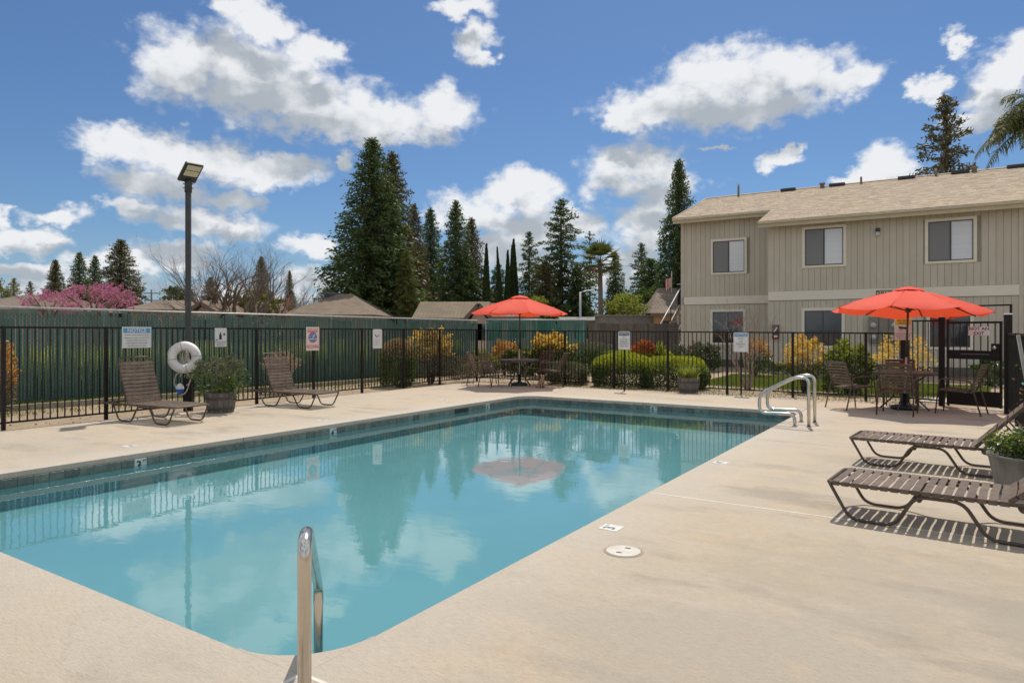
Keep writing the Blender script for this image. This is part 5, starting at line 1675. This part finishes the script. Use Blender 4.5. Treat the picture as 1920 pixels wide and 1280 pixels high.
# ------------------------------------------------------------------ houses over the fences
def shingle_mat(name, a, b_):
    m = bpy.data.materials.new(name)
    m.use_nodes = True
    t = m.node_tree
    bs = t.nodes['Principled BSDF']
    bs.inputs['Roughness'].default_value = .92
    co = N(t, 'ShaderNodeTexCoord').outputs['Object']
    br = N(t, 'ShaderNodeTexBrick')
    br.inputs['Scale'].default_value, br.inputs['Mortar Size'].default_value = 1, .016
    br.inputs['Brick Width'].default_value, br.inputs['Row Height'].default_value = .42, .21
    br.inputs['Color1'].default_value, br.inputs['Color2'].default_value = (*a, 1), (*b_, 1)
    br.inputs['Mortar'].default_value = (*[x * .5 for x in b_], 1)
    t.links.new(Vm(t, 'ADD', co, Vm(t, 'MULTIPLY', Noise(t, co, 3, 3, color=True), (.12, .05, 0))), br.inputs['Vector'])
    c = Mix(t, Mt(t, 'MULTIPLY', Smooth(t, Noise(t, co, .8, 6), .4, .65), .55), br.outputs[0], tuple(x * .72 for x in b_))
    t.links.new(c, bs.inputs['Base Color'])
    bn = N(t, 'ShaderNodeBump')
    bn.inputs['Strength'].default_value, bn.inputs['Distance'].default_value = .8, .03
    t.links.new(br.outputs[1], bn.inputs['Height'])
    bn.invert = True
    t.links.new(bn.outputs[0], bs.inputs['Normal'])
    return m
def house(label, u0, u1, v_eave, v_ridge, Y, kind, wallc, roofc, depth=9, rz=0, ridge_in=.25):
    """gable ('g', ridge along x), end gable ('e', gable towards us) or hip ('h')"""
    x0, x1 = (u0 - 960) * Y / F, (u1 - 960) * Y / F
    ze, zr = CH + (HZ - v_eave) * Y / F, CH + (HZ - v_ridge) * (Y + (depth / 2 if kind != 'e' else 0)) / F
    L = x1 - x0
    o = thing('house', label, 'house', ((x0 + x1) / 2, Y, 0), rz)
    h = L / 2
    MB().box(-h + .4, h - .4, .4, depth - .4, 0, ze).build('wall', wallc, o)
    r = MB()
    if kind == 'g':
        r.add([(-h, 0, ze - .05), (h, 0, ze - .05), (h, depth / 2, zr), (-h, depth / 2, zr), (h, depth, ze - .05), (-h, depth, ze - .05)], [(0, 1, 2, 3), (3, 2, 4, 5), (0, 3, 5), (1, 4, 2)])
    elif kind == 'h':
        k = L * ridge_in
        r.add([(-h, 0, ze - .05), (h, 0, ze - .05), (h, depth, ze - .05), (-h, depth, ze - .05), (-h + k, depth / 2, zr), (h - k, depth / 2, zr)], [(0, 1, 5, 4), (1, 2, 5), (2, 3, 4, 5), (3, 0, 4)])
    else:
        r.add([(-h, 0, ze - .05), (0, 0, zr), (h, 0, ze - .05), (-h, depth, ze - .05), (0, depth, zr), (h, depth, ze - .05)], [(0, 1, 4, 3), (1, 2, 5, 4)])
        MB().add([(-h + .3, .35, ze - .15), (h - .3, .35, ze - .15), (0, .35, zr - .15)], [(0, 1, 2)]).build('gable_wall', wallc, o)
        MB().bar((-h, -.02, ze - .1), (0, -.02, zr - .06), .05, .2).bar((h, -.02, ze - .1), (0, -.02, zr - .06), .05, .2).build('rake_board', mat('barge_brown', (.13, .09, .07)), o)
    r.build('roof', roofc, o)
    MB().box(-h, h, -.03, .0, ze - .25, ze - .05).build('fascia', mat('fascia_brown', (.16, .12, .10)), o) if kind != 'e' else None
    for f in (-.5, .3):
        MB().box(h * f - .6, h * f + .6, .37, .40, 1.0, 2.1).build('window', darkglass, o)
    return o
rb1 = shingle_mat('brown_shingle', (.22, .165, .12), (.16, .12, .09))
rb2 = shingle_mat('tan_shingle', (.235, .175, .12), (.175, .13, .09))
rb3 = shingle_mat('mossy_shingle', (.21, .16, .10), (.155, .12, .075))
stuc = mat('pink_stucco', (.46, .36, .29), (.42, .33, .27), 4, .9)
stuo = mat('orange_stucco', (.52, .33, .16), (.47, .30, .15), 4, .9)
stug = mat('grey_stucco', (.36, .33, .30), (.33, .30, .27), 4, .9)
house('low house with a grey brown roof at the far left edge', -120, 50, 577, 553, 34, 'h', stug, rb1)
house('long low tan roofed house behind the redbud and lamp pole', 225, 405, 578, 563, 40, 'g', stuc, rb2)
house('small house with a brown end gable right of the lamp pole', 350, 402, 581, 565.5, 37, 'e', stuc, rb2, depth=5)
house('low brown gabled house behind the bare tree', 415, 480, 584, 558, 47, 'e', stuc, rb1, depth=8)
house('house with a tan hip roof left of the tall redwood', 522, 700, 588, 551, 42, 'h', stuc, rb2, depth=10, ridge_in=.42)
MB_ac = MB().bbox(-.48, .48, -.4, .4, -.4, .42, .03)
ac = thing('roof_cooler', 'grey box cooler on the hip roof by the tall redwood', 'cooler', P(622, 560, 49), 0)
MB_ac.build('housing', mat('cooler_grey', (.16, .16, .17)), ac)
MB().box(-.38, .38, -.415, -.405, .08, .34).build('louvre', mat('cooler_dark', (.06, .06, .065)), ac)
house('house with a mossy gable roof and pale wall left of the far umbrella', 772, 915, 594, 565.5, 37, 'g', stuc, rb3, depth=7)
house('pale end gable joined to the mossy roof by the far umbrella', 866, 928, 601, 568, 35.5, 'e', stuc, rb3, depth=5)
house('brown roofed house with a chimney behind the far umbrella', 895, 1010, 592, 568, 48, 'g', stuc, rb1, depth=8)
house('low flat grey roof above the wooden fence', 1052, 1215, 599, 594, 44, 'g', stug, mat('grey_roofing', (.21, .20, .19), (.17, .165, .155), 3, .9), depth=6)
shed = thing('shed', 'flat grey box shed above the wooden fence', 'shed', ((1180 - 960) / F * 41, 41, 0))
MB().box(-1.7, 1.7, 0, 3, 0, CH + 28 * 41 / F).build('wall', mat('shed_grey', (.22, .21, .2), (.18, .17, .165), 3, .9), shed)
MB().box(-1.8, 1.8, -.1, 3.1, CH + 28 * 41 / F, CH + 29.5 * 41 / F).build('roof', mat('shed_roof', (.3, .28, .26)), shed)
house('orange stucco house with a brown hip roof behind the stair', 1219, 1400, 585, 540, 40, 'h', stuo, rb1, depth=9, ridge_in=.25)
# ------------------------------------------------------------------ trees beyond the fences
def conifer_mesh(seed, nb, per, H=10.0, Rb=2.2, power=.85, base=.04, droop=.18, irr=.35, size=.34, tuft=.6):
    """unit conifer 10 m tall; crown of sprays on drooping branches, plus a trunk mesh"""
    g = np.random.default_rng(seed)
    P_, D_ = [], []
    tb = MB()
    tb.tube([(0, 0, -.3), (0, 0, H * .5), (0, 0, H * .99)], [.17, .10, .012], 7)
    for i in range(nb):
        f = base + (1 - base) * ((i + g.random()) / nb) ** 1.05
        z = f * H
        a = i * 2.399 + g.normal(0, .25)
        r = Rb * (1 - f) ** power * (1 - irr + irr * 2 * g.random()) + .10
        rise = .28 * r * (f > .75) - droop * r
        d = np.array([math.cos(a), math.sin(a), 0])
        end = d * r + np.array([0, 0, z + rise])
        tb.tube([(0, 0, z), tuple(d * r * .5 + np.array([0, 0, z + .04 * r])), tuple(end * np.array([.92, .92, 1]))], [.03, .018, .006], 3, caps=False)
        n = max(6, int(per * (.25 + r / Rb)))
        u = 1 - g.random(n) ** 1.5 * .92
        q = d[None] * (r * u)[:, None]
        q[:, 2] = z + .04 * r * u - (.04 * r - rise) * u ** 2.2
        off = g.normal(0, 1, (n, 3)) * np.array([.15, .15, .10]) * (.35 + .5 * r / Rb + .2)
        q += off
        dd = d[None] * .8 + g.normal(0, tuft, (n, 3)) + np.array([0, 0, -.15 + .5 * (f > .8)])
        P_.append(q)
        D_.append(dd)
    n = 60
    q = np.column_stack([g.normal(0, .05, n), g.normal(0, .05, n), g.uniform(.90, 1.0, n) * H])
    P_.append(q)
    D_.append(g.normal(0, .6, (n, 3)) + np.array([0, 0, 1.2]))
    P_, D_ = np.concatenate(P_), np.concatenate(D_)
    L = size * g.uniform(.55, 1.2, len(P_)) * (1 - .45 * np.clip(P_[:, 2] / H, 0, 1))
    me = leaf_mesh('crown', P_, D_, L, L * .36, LM['redwood'])
    return me, tb.mesh('trunk', bark)
CONE = {'full': conifer_mesh(1, 300, 130, Rb=2.25, irr=.20, size=.27, power=.8),
        'wide': conifer_mesh(2, 220, 120, Rb=2.3, power=.7, irr=.28, size=.31),
        'open': conifer_mesh(3, 110, 140, Rb=1.9, power=.68, irr=.42, size=.32, droop=.10),
        'thin': conifer_mesh(4, 70, 60, Rb=1.9, power=.6, irr=.55, size=.36, droop=.05),
        'bushy': conifer_mesh(5, 170, 100, Rb=2.6, power=.5, irr=.4, size=.48)}
RB = {'full': 2.25, 'wide': 2.3, 'open': 1.9, 'thin': 1.9, 'bushy': 2.6}
def conifer(label, u, vtop, wpx, Y, kind, leaf=None, group='conifers standing beyond the fences', name='conifer', rot=None):
    cr, tk = CONE[kind]
    top = CH + (HZ - vtop) * Y / F
    o = thing(name, label, 'tree', ((u - 960) * Y / F, Y, 0), random.uniform(0, 6.28) if rot is None else rot, group)
    s_ = wpx * Y / F / 2 / RB[kind] * 1.15
    o.scale = (s_, s_, top / 10)
    c = put('crown', cr, o)
    put('trunk', tk, o)
    if leaf:
        c.material_slots[0].link = 'OBJECT'
        c.material_slots[0].material = LM[leaf]
    return o
conifer('tallest dark green redwood rising left of the far umbrella', 698, 262, 190, 52, 'full')
conifer('redwood with brownish crown close behind the tallest one on its right', 735, 288, 140, 55, 'wide', 'redwood_brown')
conifer('lighter olive young redwood at the right foot of the tallest redwood', 762, 470, 66, 51, 'wide', 'olive')
conifer('olive brown redwood tucked right of the tallest redwood', 776, 384, 78, 58, 'wide', 'redwood_brown')
conifer('dark redwood left of the twin crowned redwood', 807, 392, 84, 66, 'wide')
conifer('broad dark redwood, taller of the group left of the cypresses', 855, 378, 96, 62, 'wide')
conifer('dark redwood leaning on the right of the broad redwood', 884, 410, 84, 65, 'wide', 'redwood_brown')
conifer('low dark conifer between the two cypress groups', 934, 497, 50, 70, 'bushy')
conifer('slender open redwood right of the cypress cluster', 992, 436, 62, 66, 'open')
conifer('tall open crowned redwood in the centre right of the far umbrella', 1052, 375, 118, 60, 'open')
conifer('bushy low conifer at the left foot of the tall open redwood', 1022, 490, 70, 58, 'bushy', 'redwood_brown')
conifer('bushy low conifer at the right foot of the tall open redwood', 1082, 500, 60, 59, 'bushy')
conifer('thin half bare conifer left of the fan palm', 1106, 434, 56, 68, 'thin')
conifer('short dark conifer right of the fan palm', 1154, 474, 58, 66, 'wide')
conifer('narrow open conifer left of the tall conifer by the building', 1203, 457, 66, 60, 'open')
conifer('tall dark conifer standing close to the left end of the building', 1273, 302, 112, 46, 'full', 'redwood')
conifer('broad bushy evergreen beside the tall conifer near the stair', 1222, 486, 90, 50, 'bushy', 'redwood')
conifer('bushy evergreen low behind the orange stucco house', 1255, 520, 100, 52, 'bushy', 'redwood')
conifer('open conifer rising behind the roof beside the feather palm', 1774, 182, 150, 44, 'open', 'redwood_brown')
conifer('largest dark conifer at left above the pink redbud', 226, 450, 104, 62, 'wide', 'redwood_brown')
conifer('narrow dark conifer just left of the largest left conifer', 178, 480, 54, 66, 'wide')
conifer('second dark conifer from the redbud at the left', 149, 474, 62, 64, 'wide')
conifer('brownish conifer left of the dark pair at the left', 104, 488, 66, 62, 'full', 'redwood_brown')
conifer('small distant conifer near the left edge', 57, 528, 32, 90, 'open', 'redwood_brown')
conifer('smallest distant conifer at the far left edge', 26, 522, 40, 92, 'open', 'olive')
conifer('conifer seen through the branches of the bare tree', 490, 482, 60, 72, 'wide', 'redwood_brown')
conifer('small brown conifer right of the bare tree', 543, 508, 34, 74, 'full', 'redwood_brown')
conifer('dim conifer behind the left branches of the bare tree', 395, 520, 60, 76, 'wide', 'redwood_brown')
# cypresses
def cypress_mesh(seed):
    g = np.random.default_rng(seed)
    n = 5200
    z = g.random(n) ** .9
    r = .62 * np.clip(np.minimum(z * 9, 1) * (1 - z ** 2.2), .02, 1) * (1 - .3 * g.random(n) ** 2)
    a = g.uniform(0, 6.283, n)
    p = np.column_stack([r * np.cos(a), r * np.sin(a), z * 10])
    d = np.column_stack([np.cos(a) * .35, np.sin(a) * .35, np.ones(n)]) + g.normal(0, .25, (n, 3))
    return leaf_mesh('crown', p, d, .55, .16, LM['cypress']), MB().tube([(0, 0, -.2), (0, 0, 8)], [.2, .05], 6).mesh('trunk', bark)
CYP = [cypress_mesh(8), cypress_mesh(9)]
for k, (lab, u, vt, wpx, lean) in enumerate((('slim cypress spire standing alone right of the broad redwood', 912, 460, 17, 0), ('leftmost leaning cypress of the cluster of four', 943, 466, 12, -.06),
        ('second cypress from the left in the cluster of four', 952, 472, 15, 0), ('third cypress from the left in the cluster of four', 960, 463, 14, .0), ('rightmost and tallest cypress of the cluster of four', 967, 451, 17, -.02))):
    Y = 60 + k * .7
    o = thing('cypress', lab, 'tree', ((u + lean * 100 * -1 * .0 - 960) * Y / F, Y, 0), random.uniform(0, 6), 'slim cypresses')
    o.rotation_euler = (0, lean, random.uniform(0, .3))
    s_ = wpx * Y / F / 1.24
    o.scale = (s_, s_, (CH + (HZ - vt) * Y / F) / 10)
    put('crown', CYP[k % 2][0], o)
    put('trunk', CYP[k % 2][1], o)
# broad leaved trees
def round_tree(label, u, vtop, vbase_crown, wpx, Y, key, n, size, name='leafy_tree', rough=.4, squash=.9, asp=.5, tufts=30, share=.55):
    top, bot = CH + (HZ - vtop) * Y / F, CH + (HZ - vbase_crown) * Y / F
    rx = wpx * Y / F / 2
    o = thing(name, label, 'tree', ((u - 960) * Y / F, Y, 0))
    pts, dr, d = shrub_cloud(n, rx, rx * squash, top - bot, 2, 0, .55, rough, .2, tufts=tufts, tuft_share=share)
    pts[:, 2] += bot
    put('crown', leaf_mesh('crown', pts, dr, size * rng.uniform(.6, 1.3, len(pts)), size * asp, LM[key]), o)
    b = MB().tube([(0, 0, -.2), (.05, 0, bot), (.1, .05, (top + bot) / 2)], [.16, .12, .05], 7)
    for k in range(9):
        a = random.uniform(0, 6.28)
        b.tube([(.05, 0, bot * random.uniform(.8, 1.05)), (rx * .4 * math.cos(a), rx * .4 * math.sin(a), bot + (top - bot) * .4), (rx * .8 * math.cos(a), rx * .8 * math.sin(a), bot + (top - bot) * random.uniform(.45, .9))], [.06, .04, .012], 5)
    b.build('trunk', bark, o)
    return o
round_tree('pink flowering redbud, wide right crown above the green fence', 178, 533, 594, 138, 30, 'redbud', 4200, .095, 'redbud', .5, tufts=70, share=.85)
round_tree('pink flowering redbud, lower left crown above the green fence', 92, 547, 596, 90, 31, 'redbud', 2000, .09, 'redbud', .5, tufts=40, share=.85)
round_tree('yellow green spring tree above the wooden fence', 1175, 556, 606, 70, 42, 'bright', 4200, .16)
round_tree('olive green leafy tree right of the yellow green tree', 1214, 540, 612, 60, 45, 'green', 3600, .18)
round_tree('small yellow green tree peeking over the far umbrella', 1004, 556, 600, 56, 50, 'bright', 1600, .17)
round_tree('small rounded evergreen left of the lamp pole', 328, 540, 572, 44, 60, 'dark', 1600, .22)
round_tree('small rounded evergreen touching the lamp pole', 352, 545, 575, 30, 62, 'dark', 1000, .22)
round_tree('green leafy tree under the bare tree at the left', 482, 548, 596, 80, 44, 'olive', 3000, .16)
round_tree('brownish leafy tree left of the tan hip roof', 520, 555, 598, 60, 50, 'redtip', 900, .12)
round_tree('green tree at the far left edge', 2, 530, 585, 40, 60, 'olive', 1500, .2)
# bare trees
def bare_tree(label, u, v, Y, l, r, depth, seed, m, spread=.40, arms=5):
    o = thing('bare_tree', label, 'tree', ((u - 960) * Y / F, Y, 0))
    rd = random.Random(seed)
    b = MB()
    b.tube([(0, 0, -.2), (.05, 0, l * .45)], [r * 1.25, r], 8)
    b.build('trunk', m, o)
    b = MB()
    for k in range(arms):
        a = k * 6.283 / arms + rd.uniform(-.3, .3)
        branch(b, Vector((.04, 0, l * .42)), Vector((1.05 * math.cos(a), 1.05 * math.sin(a), rd.uniform(.6, 1.3))).normalized(), l, r * .62, depth, rd, None, spread, .10, 6)
    b.build('branches', m, o)
    return o
bare_tree('large spreading bare tree right of the lamp pole', 436, 590, 40, 2.15, .34, 6, 12, mat('bare_bark', (.12, .09, .07), (.17, .135, .105), 10, .9), .44, 14)
bare_tree('pale thin bare tree behind the larger bare tree', 520, 590, 48, 1.9, .26, 6, 31, twig, .42, 10)
# palms
def fan_palm(label, u, vtop, Y):
    H = CH + (HZ - vtop - 18) * Y / F
    o = thing('fan_palm', label, 'palm tree', ((u - 960) * Y / F, Y, 0))
    MB().tube([(0, 0, -.2), (.05, 0, H * .5), (0, 0, H)], [.24, .19, .17], 10).build('trunk', mat('palm_trunk', (.20, .14, .095), (.27, .20, .14), 6, .9, stretch=(1, 1, 4)), o)
    for k in range(34):
        a = k * 2.399
        el_ = R(80 - 115 * (k / 34))
        d = Vector((math.cos(a) * math.cos(el_), math.sin(a) * math.cos(el_), math.sin(el_)))
        c = Vector((0, 0, H)) + d * .95
        sidev = d.cross(Vector((0, 0, 1))).normalized()
        upv = sidev.cross(d)
        vs, fs = [c - d * .1], []
        n = 15
        for i in range(n):
            b_ = R(-75 + 150 * i / (n - 1))
            tip = c + (d * math.cos(b_) + sidev * math.sin(b_)) * random.uniform(.8, 1.15) - Vector((0, 0, .25 * abs(math.sin(b_)) + .05))
            bd_ = (d * math.cos(b_) + sidev * math.sin(b_)) * .45
            w_ = (sidev * math.cos(b_) - d * math.sin(b_)) * .05
            o0 = len(vs)
            vs += [c + bd_ + w_, tip, c + bd_ - w_]
            fs.append((0, o0, o0 + 1, o0 + 2))
        fr = MB().add(vs, fs)
        fr.tube([(0, 0, H - .1), c], [.03, .015], 4)
        fr.build('frond', LM['palm'] if k < 33 else LM['dry'], o)
    return o
fan_palm('fan palm with a slim brown trunk among the far conifers', 1125, 474, 52)
def feather_palm(label, base, H, fronds):
    o = thing('feather_palm', label, 'palm tree', base)
    MB().tube([(0, 0, -.2), (.1, 0, H * .6), (0, 0, H)], [.26, .2, .16], 10).build('trunk', mat('palm_trunk', (.20, .14, .095)), o)
    for (az_, el_, L, dr_) in fronds:
        n = 16
        pts = []
        p, e = Vector((0, 0, H)), el_
        for i in range(n + 1):
            pts.append(p.copy())
            p = p + Vector((math.cos(az_) * math.cos(e), math.sin(az_) * math.cos(e), math.sin(e))) * L / n
            e -= dr_ / n * (1 + 1.2 * i / n)
        fr = MB().tube(pts, [.035 * (1 - .85 * i / n) for i in range(n + 1)], 5)
        sd = Vector((-math.sin(az_), math.cos(az_), 0))
        for i in range(1, n):
            for j in range(4):
                for s_ in (-1, 1):
                    q = pts[i].lerp(pts[i + 1], j / 4) 
                    ll = .72 * math.sin(math.pi * min(1, .12 + .88 * i / n) ** .8) * random.uniform(.75, 1.15) + .12
                    d = (sd * s_ * random.uniform(.35, .9) + (pts[i + 1] - pts[i]).normalized() * .35 + Vector((0, 0, random.uniform(-.9, .25)))).normalized()
                    w_ = (pts[i + 1] - pts[i]).normalized() * .028
                    m_ = q + d * ll * .55
                    t_ = q + d * ll - Vector((0, 0, ll * .35))
                    fr.add([q - w_ * .6, q + w_ * .6, m_ + w_, t_, m_ - w_], [(0, 1, 2, 4), (4, 2, 3)])
        fr.build('frond', LM['palm'], o)
    return o
pb = P(1950, 228, 33)
feather_palm('feather palm with drooping fronds above the roof at the right edge', (pb.x, pb.y, 0), pb.z,
             [(R(185), R(38), 3.2, R(105)), (R(172), R(-2), 3.6, R(45)), (R(178), R(-22), 3.7, R(34)), (R(192), R(20), 3.3, R(75)), (R(200), R(58), 3.3, R(120)), (R(150), R(25), 3.2, R(95)), (R(215), R(10), 3.0, R(80)), (R(240), R(45), 3.0, R(110)), (R(120), R(50), 3.0, R(110)), (R(60), R(40), 3.0, R(110)), (R(0), R(35), 3.0, R(110)), (R(300), R(40), 3.0, R(100)), (R(190), R(75), 3.0, R(90)), (R(165), R(50), 3.0, R(120))])
# street light and utility pole
p = P(1088, 620, 47)
o = thing('street_light', 'pale street light pole with a short arm between the conifers', 'street light', (p.x, p.y, 0))
MB().tube([(0, 0, 0), (0, 0, CH + 73 * 47 / F)], [.10, .07], 8).build('pole', galv, o)
MB().tube([(0, 0, CH + 72 * 47 / F), (.5, 0, CH + 75 * 47 / F)], .035, 6).build('arm', galv, o)
MB().bbox(.45, .95, -.1, .1, CH + 74 * 47 / F, CH + 76.5 * 47 / F, .03).build('lamp_head', galv, o)
p = P(284, 620, 95)
o = thing('utility_pole', 'distant utility pole with crossarms over the tan roof', 'utility pole', (p.x, p.y, 0))
ht = CH + 77 * 95 / F
MB().tube([(0, 0, 0), (0, 0, ht)], [.16, .11], 8).build('pole', darktwig, o)
for z in (ht - .5, ht - 1.5):
    MB().box(-.9, .9, -.06, .06, z - .06, z + .06).build('crossarm', darktwig, o)
b = MB()
for z in (ht - .4, ht - 1.4):
    for x in (-.8, .8):
        b.tube([(x, 0, z), (x + 14, 6, z - .7), (x + 30, 14, z)], .012, 4)
b.build('wire', blackink, o)
